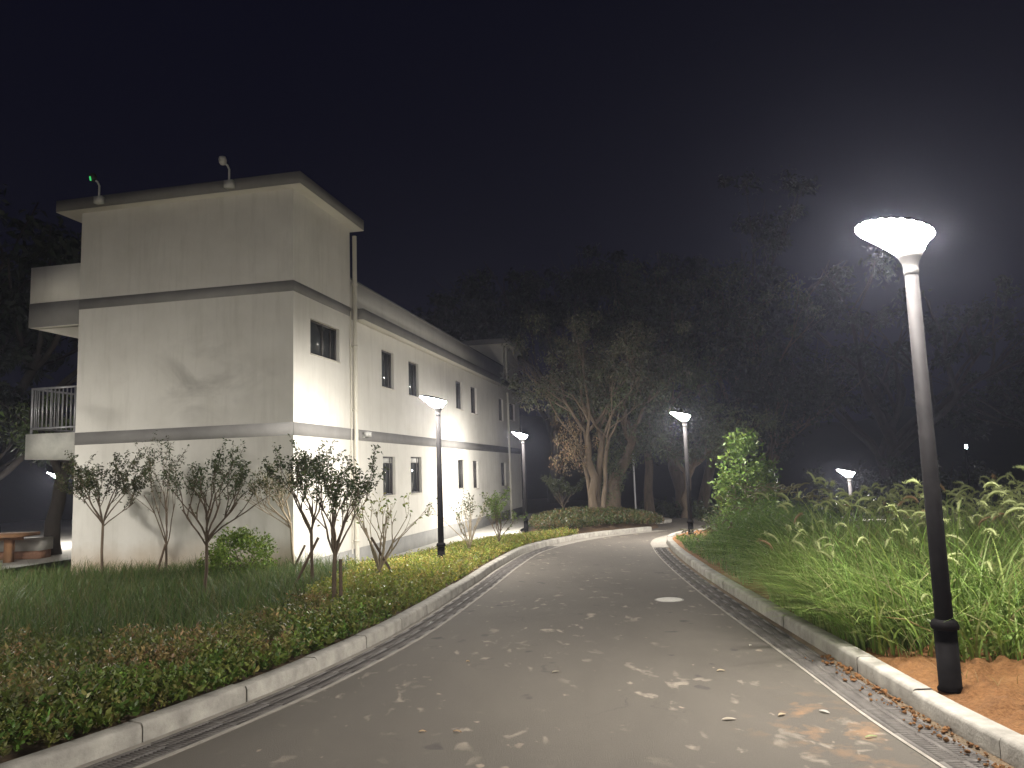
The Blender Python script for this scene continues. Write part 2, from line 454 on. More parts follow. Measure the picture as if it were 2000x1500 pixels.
# beds of soil behind the kerbs
def bed_left():
    ys = np.arange(-3, 22.3, .2); ts = np.r_[0, .05, .15, np.arange(.3, 6, .3), np.arange(6, 30, 1.5)]
    X = kxl(ys)[:, None] + .01 - ts[None, :]; Y = np.repeat(ys[:, None], len(ts), 1)
    Z = zL(X, Y) + .03 * (fbm(X * 4, Y * 4, 5) - .5) * np.minimum(ts, .5)[None, :]
    k = len(ts); i = np.arange(len(ys) - 1)[:, None] * k; j = np.arange(k - 1)[None, :]
    f = np.stack([i + j, i + k + j, i + k + j + 1, i + j + 1], -1).reshape(-1, 4)
    tag(MB().add(np.stack([X, Y, Z], -1).reshape(-1, 3), f).build("left_soil", SOIL_D, smooth=True), kind='structure')
bed_left()
def bed_right():
    ys = np.r_[np.arange(-6, 3, .3), np.arange(3, 9.2, .045), np.arange(9.2, 22.6, .25)]
    ts = np.r_[np.arange(0, 2.4, .045), np.arange(2.4, 7, .3), np.arange(7, 40, 2.0)]
    X = kxr(ys)[:, None] - .01 + ts[None, :]; Y = np.repeat(ys[:, None], len(ts), 1)
    cl = fbm(X * 3, Y * 3, 9, 5); c2 = fbm(X * 9, Y * 9, 19, 3)
    bump = (np.maximum(cl - .40, 0) * .22 + np.maximum(c2 - .42, 0) * .34) * np.minimum(ts * 3, 1)[None, :]
    Z = zR(X, Y) - .02 + bump
    k = len(ts); i = np.arange(len(ys) - 1)[:, None] * k; j = np.arange(k - 1)[None, :]
    f = np.stack([i + j, i + j + 1, i + k + j + 1, i + k + j], -1).reshape(-1, 4)
    tag(MB().add(np.stack([X, Y, Z], -1).reshape(-1, 3), f).build("orange_soil", SOIL_O, smooth=True), kind='structure')
    # beyond the corner
    sheet("far_ground", np.arange(4.0, 60, 1.2), np.arange(22.2, 90, 1.2), lambda x, y: zR(x, y) - .05 - .3 * sm((y - 21.5) / 1.0) * sm((34 - y) / 2), EARTH)
bed_right()
HILL = m_soil("dark_hill", (.012, .014, .009), (.018, .02, .012), (.026, .028, .018))
def hill_z(x, y):
    r = sm((y - 56) / 16) * (6.5 + 4.5 * fbm(x * .045, y * .03, 88) + 2.2 * fbm(x * .35, y * .3, 89))
    l = sm((-x - 24) / 10) * sm((y - 8) / 14) * (4.5 + 4 * fbm(x * .3, y * .3, 90))
    return SL * y - 3.2 + 2.6 * sm((12 - x) / 20) + np.maximum(r, l)
sheet("hill", np.arange(-74, 95, 1.5), np.arange(8, 100, 1.5), lambda x, y: np.where((y < 54) & (x > -23), -9.0, hill_z(x, y)), HILL)
# land behind and left of the building, and the island under the old trees
sheet("back_ground", np.arange(-60, 4.6, 1.0), np.arange(22.2, 95, 1.0), lambda x, y: zL(x, y) - .02 - .7 * (y < np.interp(x, kl[:, 0], kl[:, 1]) + 1.1) * (x > .5), EARTH)
isl = np.array([(1.25, 22.95), (2.2, 23.35), (3.2, 23.75), (4.2, 24.25), (4.75, 25.2), (4.7, 27), (4.4, 29.5), (3, 31.5), (1.4, 31), (.6, 28.5), (.45, 25.5), (.7, 23.6)])
def island_h(x, y):
    d = np.hypot((x - 2.6) / 2.3, (y - 27) / 4.6)
    return SL * y + .06 + .3 * sm(1.25 - d)
def island():
    t = np.linspace(1, .0, 9)
    c = np.array([2.6, 27.0]); P = smooth_poly(np.vstack([isl, isl[:1]]), .3)
    b = MB(); G = c + (P[None] - c) * t[:, None, None]
    Z = island_h(G[..., 0], G[..., 1]); Z[0] -= .25
    V = np.concatenate([G, Z[..., None]], -1); k = len(P)
    i = np.arange(8)[:, None] * k; j = np.arange(k - 1)[None, :]
    f = np.stack([i + j, i + j + 1, i + k + j + 1, i + k + j], -1).reshape(-1, 4)
    b.add(V.reshape(-1, 3), f)
    return tag(b.build("island_soil", SOIL_D, smooth=True), kind='structure')
island()

# ------------------------------------------------------------------ building (local x = along the long side, y = to the left, z up)
B = thing("building", "white two storey building with grey bands and a raised stair tower at its near end", "building",
          (BC[0], BC[1], 0), atan2(BD[1], BD[0]))
TW = 2.75; TX0, TX1 = 19.1, 22.3; DEP = 5.0; G0 = -.7
Z_E = 7.52; Z_F = 7.30
WINS = [  # x0, x1, z0, z1
    (.73, 2.14, 4.22, 4.97), (4.68, 5.55, 3.93, 4.92), (6.72, 7.58, 3.90, 4.89), (11.47, 12.3, 3.87, 4.86), (13.43, 14.28, 3.85, 4.85),
    (17.98, 18.8, 3.84, 4.81), (20.1, 21.2, 4.0, 4.76),
    (4.68, 5.55, 1.13, 2.13), (6.77, 7.7, 1.12, 2.15), (11.5, 12.38, 1.12, 2.12), (13.5, 14.22, 1.08, 2.09), (18.05, 18.92, 1.05, 2.05)]
def facade(b, x0, x1, z0, z1, holes, depth=.11):
    xs = sorted({x0, x1, *[h[0] for h in holes], *[h[1] for h in holes]}); zs = sorted({z0, z1, *[h[2] for h in holes], *[h[3] for h in holes]})
    for a, c in zip(xs, xs[1:]):
        for e, g in zip(zs, zs[1:]):
            if any(h[0] <= a and c <= h[1] and h[2] <= e and g <= h[3] for h in holes): continue
            b.quad((a, 0, e), (c, 0, e), (c, 0, g), (a, 0, g))
    for (a, c, e, g) in holes:
        b.quad((a, 0, e), (a, 0, g), (a, depth, g), (a, depth, e)); b.quad((c, 0, g), (c, 0, e), (c, depth, e), (c, depth, g))
        b.quad((a, 0, g), (c, 0, g), (c, depth, g), (a, depth, g)); b.quad((c, 0, e), (a, 0, e), (a, depth, e), (c, depth, e))
wb = MB()
facade(wb, 0, TX1, G0, 5.33, WINS)
wb.quad((0, DEP, G0), (0, 0, G0), (0, 0, 5.33), (0, DEP, 5.33))
wb.quad((0, DEP, 5.33), (0, 0, 5.33), (0, 0, Z_E - .006), (0, DEP, Z_E - .006))
wb.quad((0, 0, 5.33), (TW, 0, 5.33), (TW, 0, Z_E - .006), (0, 0, Z_E - .006))
wb.quad((TW, 0, 5.33), (TW, DEP, 5.33), (TW, DEP, Z_E - .006), (TW, 0, Z_E - .006))
wb.quad((TW, DEP, 5.33), (0, DEP, 5.33), (0, DEP, Z_E - .006), (TW, DEP, Z_E - .006))
wb.quad((TX1, DEP, G0), (0, DEP, G0), (0, DEP, 5.33), (TX1, DEP, 5.33))
wb.quad((TX1, 0, G0), (TX1, DEP, G0), (TX1, DEP, 5.33), (TX1, 0, 5.33))
for q in (((TX0, 0), (TX1, 0)), ((TX1, 0), (TX1, DEP)), ((TX1, DEP), (TX0, DEP)), ((TX0, DEP), (TX0, 0))):
    (a, c), (e, g) = q
    wb.quad((a, c, 5.33), (e, g, 5.33), (e, g, Z_F - .006), (a, c, Z_F - .006))
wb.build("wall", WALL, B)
pb = MB().box((TW + .004, .004, 5.6), (TX0 - .004, .16, 6.29)).box((TW + .004, DEP - .16, 5.6), (TX0 - .004, DEP - .004, 6.29))
pb.build("parapet", WALL, B)
MB().box((TW + .01, -.012, 6.291), (TX0 - .01, .175, 6.325)).build("coping", GREY, B)
MB().box((TW + .003, .003, 5.34), (TX0 - .003, DEP - .003, 5.597)).build("roof_deck", CONC, B)
MB().box((2.93, -.25, 5.342), (TX0 + .03, -.002, 5.60)).build("eave_slab", GREY, B)
MB().box((2.935, -.247, 5.33), (TX0 + .027, -.002, 5.3405)).build("soffit", WHITE, B)
rf = MB().box((-.21, -.26, Z_E + .008), (3.0, 5.48, Z_E + .255)).build("tower_roof", GREY, B)
MB().box((-.207, -.257, Z_E - .006), (2.997, 5.477, Z_E + .007)).build("soffit", WHITE, rf)
rf = MB().box((TX0 - .22, -.26, Z_F + .008), (TX1 + .24, 5.4, Z_F + .24)).build("tower_roof", GREY, B)
MB().box((TX0 - .217, -.257, Z_F - .006), (TX1 + .237, 5.397, Z_F + .007)).build("soffit", WHITE, rf)
# painted bands, each a hair proud of the plaster
P_ = .012
bb = MB().box((-P_, 0, 2.48), (-.001, DEP, 2.74)).box((-P_, -P_, 2.48), (TX1, -.001, 2.74))
bb.build("belt_course", GREY, B)
bb = MB().box((-P_, 0, 5.38), (-.001, 5.0, 5.60)).box((-P_, 5.002, 5.07), (-.001, 6.262, 5.602)).box((-P_, -P_, 5.38), (TW, -.001, 5.60))
bb.build("belt_course", GREY, B)
MB().box((TX0 + .035, -P_, 5.38), (TX1, -.001, 5.6)).build("belt_course", GREY, B)
MB().box((.004, -.022, G0), (TX1, -.001, -.01)).build("plinth", PLINTH, B)
# covered walkway on the far left side: top parapet, first floor slab and railing
wk = MB().box((0, DEP + .004, 5.6), (.14, 6.26, 6.41)).box((.14, 6.12, 5.6), (TX1, 6.26, 6.41))
wk.build("walkway_parapet", WALL, B)
wk = MB().box((0, DEP + .004, 5.07), (.22, 6.255, 5.597)).box((.22, 6.03, 5.07), (TX1, 6.255, 5.597)).box((.22, DEP + .004, 5.42), (TX1, 6.03, 5.597))
for k in range(1, 7): wk.box((k * 3.6, DEP + .004, 5.12), (k * 3.6 + .2, 6.03, 5.42))
wk.build("walkway_roof", WHITE, B)
MB().box((.015, DEP + .004, 2.22), (TX1, 6.25, 2.76)).build("walkway_slab", SLAB, B)
rb = MB()
for z in (2.86, 3.72): rb.box((.07, 5.05, z), (.11, 6.2, z + .04)); rb.box((.11, 6.16, z), (TX1 - .5, 6.2, z + .04))
for k in range(11): rb.box((.08, 5.1 + k * .1, 2.9), (.1, 5.12 + k * .1, 3.72))
for k in range(260): rb.box((.2 + k * .14, 6.17, 2.9), (.22 + k * .14, 6.19, 3.72))
for y in (5.08, 6.16): rb.box((.07, y, 2.76), (.11, y + .04, 3.76))
rb.build("railing", STEEL, B)
for k, (a, c, e, g) in enumerate(WINS):
    d = .075; f = .038
    fb = MB().box((a, d, e), (a + f, d + .05, g)).box((c - f, d, e), (c, d + .05, g)).box((a + f, d, g - f), (c - f, d + .05, g)).box((a + f, d, e), (c - f, d + .05, e + f))
    wide = c - a > 1.2
    if wide:
        mx = a + (c - a) * .5; fb.box((mx - .022, d - .006, e + f), (mx + .022, d + .044, g - f))
        fb.box((c - .3, d + .004, e + f), (c - .275, d + .044, g - f))
    else:
        mx = c - .2; fb.box((mx - .016, d + .002, e + f), (mx + .016, d + .044, g - f))
    wo = fb.build("window", FRAME, B)
    MB().box((a + f, d + .03, e + f), (c - f, d + .036, g - f)).build("pane", GLASS, wo)
    MB().box((a - .02, -.018, e - .03), (c + .02, -.001, e - .002)).build("sill", WHITE, wo)
    if k in (7, 8): MB().box((a + f, d + .012, g - f - .13), (c - f, d + .026, g - f)).build("blind", BLIND, wo)
def pipe(x, y, z0, z1, r=.05, wiggle=0.0):
    b = MB(); zs = np.arange(z0, z1 + .01, .2)
    b.tube(np.c_[np.full(len(zs), x) + wiggle * np.sin(zs * 2.3), np.full(len(zs), y), zs], r, 12)
    o = b.build("drainpipe" if r > .03 else "cable", PIPE, B, smooth=True)
    if r > .03:
        for z in np.arange(z0 + .6, z1, 1.5):
            c = MB(); c.lathe([(r + .002, z), (r + .014, z + .003), (r + .014, z + .05), (r + .002, z + .053)], 14, (x, y, 0)).box((x - .012, y + r, z), (x + .012, -.001, z + .05))
            c.build("pipe_clip", PIPE, o)
pipe(2.83, -.085, -.45, 7.5, .052)
pipe(2.70, -.03, -.1, 5.5, .012, .012)
pipe(19.42, -.085, -.45, 5.32, .05)
pipe(19.35, -.085, 5.62, 7.28, .045)
MB().box((8.15, -.03, .44), (8.4, -.001, .6)).build("wall_vent", PIPE, B)

def loc2w(x, y, z): p = BC + BD * x - BN * y; return (p[0], p[1], z)
def roof_camera(y, lab, led):
    t = thing("security_camera", lab, "camera", loc2w(-.21, y, 7.6), B.rotation_euler.z, "cameras on the tower roof edge")
    MB().box((-.12, -.09, -.03), (-.002, .09, .12)).build("mount_box", CAMW, t)
    MB().tube([(-.07, 0, .12), (-.07, 0, .36), (-.09, .03, .44), (-.13, .09, .5)], .022, 8).build("arm", CAMW, t)
    hd = MB().lathe([(.0, -.09), (.05, -.085), (.075, -.04), (.08, .02), (.062, .075), (.0, .095)], 16).build("head", CAMW if not led else NECK, t, smooth=True)
    hd.location = (-.15, .1, .53); hd.rotation_euler = (.3, -.7, 0)
    if led:
        MB().box((-.1, -.012, -.04), (-.078, .012, .05)).build("status_light", mat("green_led", (.02, .2, .04), .4, 0, (.08, 1, .25), .55), hd)
roof_camera(1.28, "pale camera on a bent arm on the tower roof edge, near the corner", False)
roof_camera(4.35, "dark camera with a small green light on the tower roof edge", True)
t = thing("security_camera", "small white box camera on the grey band just right of the drainpipe", "camera", loc2w(3.38, 0, 2.6), B.rotation_euler.z)
MB().box((-.03, -.06, -.05), (.03, -.0125, .03)).build("mount_box", CAMW, t)
MB().box((-.05, -.17, -.02), (.16, -.06, .08)).box((-.06, -.18, .08), (.19, -.055, .092)).build("housing", CAMW, t)

# paved apron along the foot of the long side, pale path to the road and yard to the left
def poly_sheet(name, pts, zf, M):
    b = MB(); b.add([(x, y, zf(x, y)) for x, y in pts], [list(range(len(pts)))])
    return tag(b.build(name, M), kind='structure')
def apron():
    s = np.arange(.2, 23, .4); P = np.array([loc2w(x, -.0, 0)[:2] for x in s]); Q = np.array([loc2w(x, -1.25, 0)[:2] for x in s])
    b = strip("", P, Q, 0, 0, None, 3, lambda x, y: zL(x, y) + .035 + 0 * x)
    tag(b.build("apron", CONC), kind='structure')
    P = np.array([(1.15, 22.0), (.2, 22.6), (-.7, 23.6), (-1.4, 24.8), (-1.8, 26.5), (-1.6, 29), (-1.2, 33), (-.7, 38)]); Q = np.array([(1.95, 23.0), (1.0, 23.35), (.45, 24.0), (.15, 25.2), (.1, 27), (.4, 29.5), (.9, 33), (1.4, 38)])
    b = strip("", P, Q, 0, 0, None, 4, lambda x, y: np.maximum(zL(x, y), -2) + .05 + 0 * x)
    tag(b.build("path", CONC), kind='structure')
    poly_sheet("yard", [(-40, 15.2), (-10.6, 15.2), (-11.2, 17), (-6, 42), (-40, 42)], lambda x, y: -.12, CONC)
apron()
b = MB()
for k in range(3):
    R = 1.25 - .32 * k; th = np.linspace(0, 2 * pi, 25)[:-1]
    b.lathe([(R, .0 + .13 * k), (R, .13 * (k + 1) - .01), (R - .02, .13 * (k + 1)), (0, .13 * (k + 1))], 28)
st = b.build("round_steps", KERB); st.location = (4.35, 28.2, SL * 28 - .02)
tag(st, "pale curved concrete steps at the far end of the road", "steps")

# ------------------------------------------------------------------ street lamps
def lamp_proto():
    t = thing("street_lamp", "x", "street lamp")
    MB().lathe([(.0, 0), (.082, 0), (.082, .015), (.072, .03), (.072, .41), (.0, .41)], 24).build("base_sleeve", POLE, t, smooth=False)
    MB().lathe([(.074, .405), (.088, .41), (.09, .435), (.08, .46), (.062, .475), (.058, .475)], 24).build("collar", POLE, t, smooth=True)
    MB().lathe([(.058, .47), (.046, 2.93), (.0, 2.93)], 20).build("pole", POLE, t, smooth=True)
    MB().lathe([(.047, 2.90), (.051, 2.905), (.051, 2.94), (.048, 2.95), (.05, 2.965), (.058, 2.99), (.074, 3.025), (.094, 3.06), (.0, 3.06)], 24).build("neck", NECK, t, smooth=True)
    N = 84; K = 8
    th = np.arange(N) * 2 * pi / N
    tilt = radians(13)
    V = []
    for k in range(K + 1):
        u = k / K; rad = .088 + (.255 - .088) * u ** 1.1
        cx = -.095 * u ** 1.1; z = 3.058 + .165 * u ** .92
        sc = (1 + .012 * u * np.cos(th * 24))
        x = cx + rad * sc * np.cos(th); y = rad * sc * np.sin(th)
        V.append(np.c_[x, y, z - (x - cx) * math.tan(tilt) * u + .007 * u ** 3 * np.cos(th * 24)])
    V = np.array(V); b = MB()
    i = np.arange(K)[:, None] * N; j = np.arange(N)[None, :]; q = (j + 1) % N
    b.add(V.reshape(-1, 3), np.stack([i + j, i + q, i + N + q, i + N + j], -1).reshape(-1, 4))
    b.build("diffuser", LAMP, t, smooth=True)
    c = MB()
    top = V[-1].copy(); cen = top.mean(0)
    rings = [cen + (top - cen) * s_ + np.array([0, 0, h]) for s_, h in ((1.0, .002), (1.012, .008), (.9, .03), (.5, .05), (.02, .056))]
    R = np.array(rings); i = np.arange(len(R) - 1)[:, None] * N
    c.add(R.reshape(-1, 3), np.stack([i + j, i + q, i + N + q, i + N + j], -1).reshape(-1, 4))
    c.build("top_cover", POLE, t, smooth=True)
    return t
lamp0 = lamp_proto()
LAMPS = [
    ((2.92, 5.45, .03), "tall black lamp standing in the orange soil, nearest and largest of the lit lamps"),
    ((-1.455, 14.9, -.15), "lit black lamp in front of the building's windows, in the leafy ground cover"),
    ((4.5, 20.2, -.24), "lit black lamp at the road bend beside the bright green shrub"),
    ((.3, 25.2, -.36), "lit black lamp close to the far end of the building, left of the old tree"),
    ((10.34, 24.0, -1.92), "distant lit lamp whose pole is hidden by the dark tall weeds"),
    ((20.8, 38.0, -3.1), "tiny distant lit lamp peeping out just behind the nearest lamp pole"),
    ((-13.66, 23.2, -1.2), "lit lamp glimpsed through foliage left of the building"),
    ((-6.6, .6, .06), "lit lamp added out of view on the left side of the road to light the end wall"),  # from here on: lamps added out of view to light the end wall and verge
    ((-9.9, 11.6, -.15), "lit lamp added outside the left edge of the view, in the lawn, to brighten the end wall"),
    ((-11.2, 7.4, -.15), "lit lamp added well outside the left edge of the view, near the yard, to brighten the end wall"),
    ((-14.0, 1.0, -.1), "lit lamp added outside the left edge of the view, across the lawn, to brighten the end wall"),
    ((12.5, 5.6, -.35), "lit lamp added outside the right edge of the view to brighten the tall grass"),  # unseen lamp, added to brighten the grass
    ((2.95, -8.5, .18), "lit lamp added behind the viewer on the right side of the road as fill light"),
]
for k, (p, lab) in enumerate(LAMPS):
    o = lamp0 if k == 0 else copy_tree(lamp0)
    o.location = p; o["label"] = lab; o["group"] = "street lamps along the road"
t = thing("floodlight", "tiny bluish white light high on a dark mast beyond the weeds", "light", (19.3, 33, -3.1))
MB().tube([(0, 0, 0), (0, 0, 2.5), (0, 0, 5.1)], [.06, .05, .04], 10).build("mast", POLE, t)
MB().box((-.09, -.03, 5.05), (.09, .07, 5.3)).build("housing", POLE, t)
MB().box((-.05, -.034, 5.1), (.05, -.0305, 5.25)).build("lens", mat("cold_light", (.9, .9, .9), .4, 0, (.75, .95, 1), 60), t)

# ------------------------------------------------------------------ gratings over the drain channels
def grate_mesh():
    b = MB(); L = .48; W = .285
    for y0, y1 in ((0, .03), (W / 2 - .016, W / 2 + .016), (W - .03, W)): b.box((0, y0, -.045), (L, y1, .004))
    n = 15
    for k in range(n + 1):
        x = k * (L - .016) / n
        if k in (0, n): b.box((x, .03, -.045), (x + .016, W / 2 - .016, .0035)); b.box((x, W / 2 + .016, -.045), (x + .016, W - .03, .0035))
        else: b.box((x, .03, -.04), (x + .012, W / 2 - .016, .002)); b.box((x, W / 2 + .016, -.04), (x + .012, W - .03, .002))
    return b
g0 = grate_mesh().build("drain_grate", GRATE)
first = True
for (P, side, lab, a, c) in ((kl, -1, "dark slotted grate panel in the channel along the left kerb", 2.5, 19.2), (kr, 1, "dark slotted grate panel in the channel along the right kerb", 2.5, 17.6)):
    step = .12; idx = [i for i in range(0, len(P) - 5, 4) if a < P[i, 1] < c]
    for i in idx:
        o = g0 if first else g0.copy()
        if not first: COL.objects.link(o)
        first = False
        d = P[i + 4] - P[i]; d /= np.linalg.norm(d); nrm = np.array([-d[1], d[0]])
        off = .065 if side > 0 else -(.065 + .285)
        p = P[i] + nrm * off
        o.location = (p[0], p[1], SL * p[1] + rng.uniform(-.002, .001)); o.rotation_euler = (0, math.atan(-SL * d[1]), atan2(d[1], d[0]) + rng.uniform(-.006, .006))
        tag(o, lab, "drain grate", "drain grates along the " + ("left" if side < 0 else "right") + " kerb")
t = thing("manhole_cover", "pale round manhole cover in the middle of the asphalt", "manhole cover", (1.97, 10.35, SL * 10.35))
MB().lathe([(.19, -.03), (.19, .004), (.178, .006), (.172, .006), (.172, -.02)], 40).build("rim", KERB, t)
cv = MB().lathe([(.168, -.03), (.168, .006), (.163, .009), (.0, .010)], 40)
for k in range(6):
    a = k * pi / 3; cv.box((cos(a) * .1 - .025, sin(a) * .1 - .008, .0095), (cos(a) * .1 + .025, sin(a) * .1 + .008, .013))
cv.build("lid", m_mottle("pale_cover_concrete", (.62, .6, .55), (.72, .7, .65), 6), t)

# ------------------------------------------------------------------ foliage builders
def unit(v): return v / (np.linalg.norm(v, axis=-1, keepdims=True) + 1e-9)
def leaves(b, p, d, size, col, width=.42, fold=.25, droop=0.0):
    """rhombic leaves at points p, pointing along d"""
    n = len(p)
    d = unit(d); r = unit(rng.normal(size=(n, 3))); s = unit(np.cross(d, r)); nn = np.cross(s, d)
    size = np.broadcast_to(np.asarray(size, float), (n,))[:, None]
    tip = p + d * size - np.array([0, 0, 1]) * droop * size
    mid = p + d * size * .45
    a = mid + s * size * width * .5 + nn * size * fold * .3; c = mid - s * size * width * .5 + nn * size * fold * .3
    V = np.stack([p, a, tip, c], 1).reshape(-1, 3)
    f = (np.arange(n)[:, None] * 4 + np.array([0, 1, 2, 3])[None, :])
    b.add(V, f, np.repeat(col, 4, 0))
def palette(n, cols, var=.25, weights=None):
    cols = np.asarray(cols, float)
    i = rng.choice(len(cols), n, p=weights)
    return np.clip(cols[i] * (1 + rng.normal(0, var, (n, 1))) * (1 + rng.normal(0, .06, (n, 3))), .004, .8)
def blades(b, p, h, az, bend, width, col, seg=4, tipcol=None):
    """curved grass blades"""
    n = len(p); t = np.linspace(0, 1, seg + 1)
    dirv = np.stack([np.cos(az), np.sin(az), np.zeros(n)], 1); side = np.stack([-np.sin(az), np.cos(az), np.zeros(n)], 1)
    V = []
    for u in t:
        out = bend * h * u ** 2.0; z = h * (u - .38 * np.minimum(bend, 1.3) * u ** 2.4)
        c = p + dirv * out[:, None] + np.array([0, 0, 1.]) * z[:, None]
        wv = (width * (1 - u ** 1.6) + .0006)[:, None]
        V += [c - side * wv / 2, c + side * wv / 2]
    V = np.stack(V, 1); k = 2 * (seg + 1)
    base = np.array([[2 * i, 2 * i + 1, 2 * i + 3, 2 * i + 2] for i in range(seg)])
    f = (np.arange(n)[:, None, None] * k + base[None]).reshape(-1, 4)
    b.add(V.reshape(-1, 3), f, np.repeat(col, k, 0))
def shoots(b, p, h, col, k=9, lsize=.05, lean=.35, width=.45):
    """upright leafy shoots: k leaves spiralling up each stem"""
    n = len(p); big = rng.uniform(.65, 1.4, n); ax = unit(np.c_[rng.normal(0, lean, (n, 2)), np.ones(n)])
    for j in range(k):
        u = (j + .5 + rng.uniform(-.3, .3, n)) / k
        q = p + ax * (h * u)[:, None]
        a = rng.uniform(0, 2 * pi, n); el = rng.uniform(.05, .9, n)
        d = np.stack([np.cos(a) * np.cos(el), np.sin(a) * np.cos(el), np.sin(el)], 1) + ax * .2
        leaves(b, q, d, lsize * big * rng.uniform(.7, 1.25, n), col * rng.uniform(.8, 1.2, (n, 1)), width)

# ------------------------------------------------------------------ beds on the left: leafy cover, dry cover, long grass
def scatter(x0, x1, y0, y1, dens):
    n = int((x1 - x0) * (y1 - y0) * dens); return rng.uniform(x0, x1, n), rng.uniform(y0, y1, n)
def facade_dist(x, y): return (x - BC[0]) * BN[0] + (y - BC[1]) * BN[1]
def along(x, y): return (x - BC[0]) * BD[0] + (y - BC[1]) * BD[1]
def grass_zone(x, y):
    e = (fbm(x * .9, y * .9, 31) - .5) * 1.4
    return (y > 8.3 + e) & (x < -3.0 + (y - 8.3) * .02 + e * .7) & ((along(x, y) < -.05) | (x < -11))
def dry_zone(x, y):
    d = kxl(y) - x
    e = (fbm(x * 1.1, y * 1.1, 41) - .5)
    return (y < 10.2 + e) & (d > .5 + e * 1.7 + np.maximum(0, y - 8.2) * .32)
def ground_cover():
    gb, db, tb = MB(), MB(), MB()
    x, y = scatter(-13, 1.7, 2.4, 22.1, 640)
    d = kxl(y) - x
    keep = (d > .03) & (d < 4.6 + np.maximum(0, 10 - y) * 2) & (facade_dist(x, y) > 1.05 + .5 * (fbm(x, y, 3) - .5) + .5 * sm((y - 16) / 4)) | ((along(x, y) < -.08) & (d > .03) & (x > -13))
    keep &= rng.uniform(0, 1, len(x)) < np.clip(1.15 - .035 * y, .45, 1)
    x, y, d = x[keep], y[keep], d[keep]
    gz = grass_zone(x, y); dz = dry_zone(x, y) & ~gz
    bald = fbm(x * 1.7, y * 1.7, 77)
    mound = .75 + .6 * (fbm(x * 1.6, y * 1.6, 51) - .45)
    edge = sm(d / .35 + .25)
    h0 = .30 * mound * edge * np.where(y > 12, .8, 1.0)
    hh = h0 * rng.uniform(.6, 1.15, len(x))
    z = zL(x, y)
    lit = ~gz & ~dz & (bald > .3)
    # leafy cover
    i = np.where(lit)[0]
    p = np.c_[x[i], y[i], z[i] + .04]
    yl = sm((y[i] - 8.5) / 4)[:, None]
    col = palette(len(i), [(.09, .155, .03), (.13, .19, .038), (.18, .21, .05), (.20, .19, .06)], .25) * (1 - yl) + palette(len(i), [(.26, .31, .06), (.36, .36, .07), (.20, .26, .055), (.42, .34, .11)], .25) * yl
    shoots(gb, p, hh[i], col, 9, .044)
    # dry, reddish brown cover
    i = np.where(dz & (bald > .33))[0]
    p = np.c_[x[i], y[i], z[i] + .03]
    pat = sm((fbm(x[i] * 2.1, y[i] * 2.1, 61) - .38) * 4)[:, None] * rng.choice([1, 1, 1, .15], (len(i), 1))
    col = palette(len(i), [(.11, .14, .035), (.09, .12, .03)], .25) * (1 - pat) + palette(len(i), [(.30, .20, .09), (.38, .27, .13), (.22, .14, .07), (.26, .22, .08)], .25) * pat
    shoots(db, p, hh[i] * 1.15, col, 8, .046, .45, .38)
    # long soft grass against the end wall
    gx, gy = scatter(-14.5, -2.6, 8.0, 15.2, 520)
    k = grass_zone(gx, gy) & (along(gx, gy) < -.06); gx, gy = gx[k], gy[k]
    n = len(gx)
    tuft = fbm(gx * 1.5, gy * 1.5, 71)
    col = palette(n, [(.06, .115, .03), (.085, .14, .035), (.115, .16, .05), (.15, .15, .06)], .25)
    blades(tb, np.c_[gx, gy, zL(gx, gy) - .02], (.25 + .42 * tuft) * rng.uniform(.6, 1.15, n), rng.uniform(0, 2 * pi, n), rng.uniform(.2, .9, n), rng.uniform(.006, .013, n), col)
    # island under the old trees
    ix, iy = scatter(.3, 5, 22.9, 31.6, 240)
    q = np.array(isl); inside = np.zeros(len(ix), bool)
    for a in range(len(q)):
        (xa, ya), (xb, yb) = q[a], q[(a + 1) % len(q)]
        inside ^= ((ya > iy) != (yb > iy)) & (ix < (xb - xa) * (iy - ya) / (yb - ya + 1e-9) + xa)
    ix, iy = ix[inside], iy[inside]; n = len(ix)
    col = palette(n, [(.07, .09, .03), (.10, .10, .035), (.15, .10, .045), (.05, .075, .02)], .25)
    ib = MB(); shoots(ib, np.c_[ix, iy, island_h(ix, iy)], rng.uniform(.12, .3, n), col, 7, .075)
    tag(gb.build("ground_cover", LEAF), "low yellow green leafy ground cover between the kerb and the building", "ground cover", kind='stuff')
    tag(db.build("dry_ground_cover", LEAF), "brown and tan drying ground cover behind the green edging", "ground cover", kind='stuff')
    tag(tb.build("long_grass", GRASS), "soft dark green long grass below the building's end wall", "grass", kind='stuff')
    tag(ib.build("island_ground_cover", LEAF), "olive and brown ground cover around the old trees", "ground cover", kind='stuff')
ground_cover()

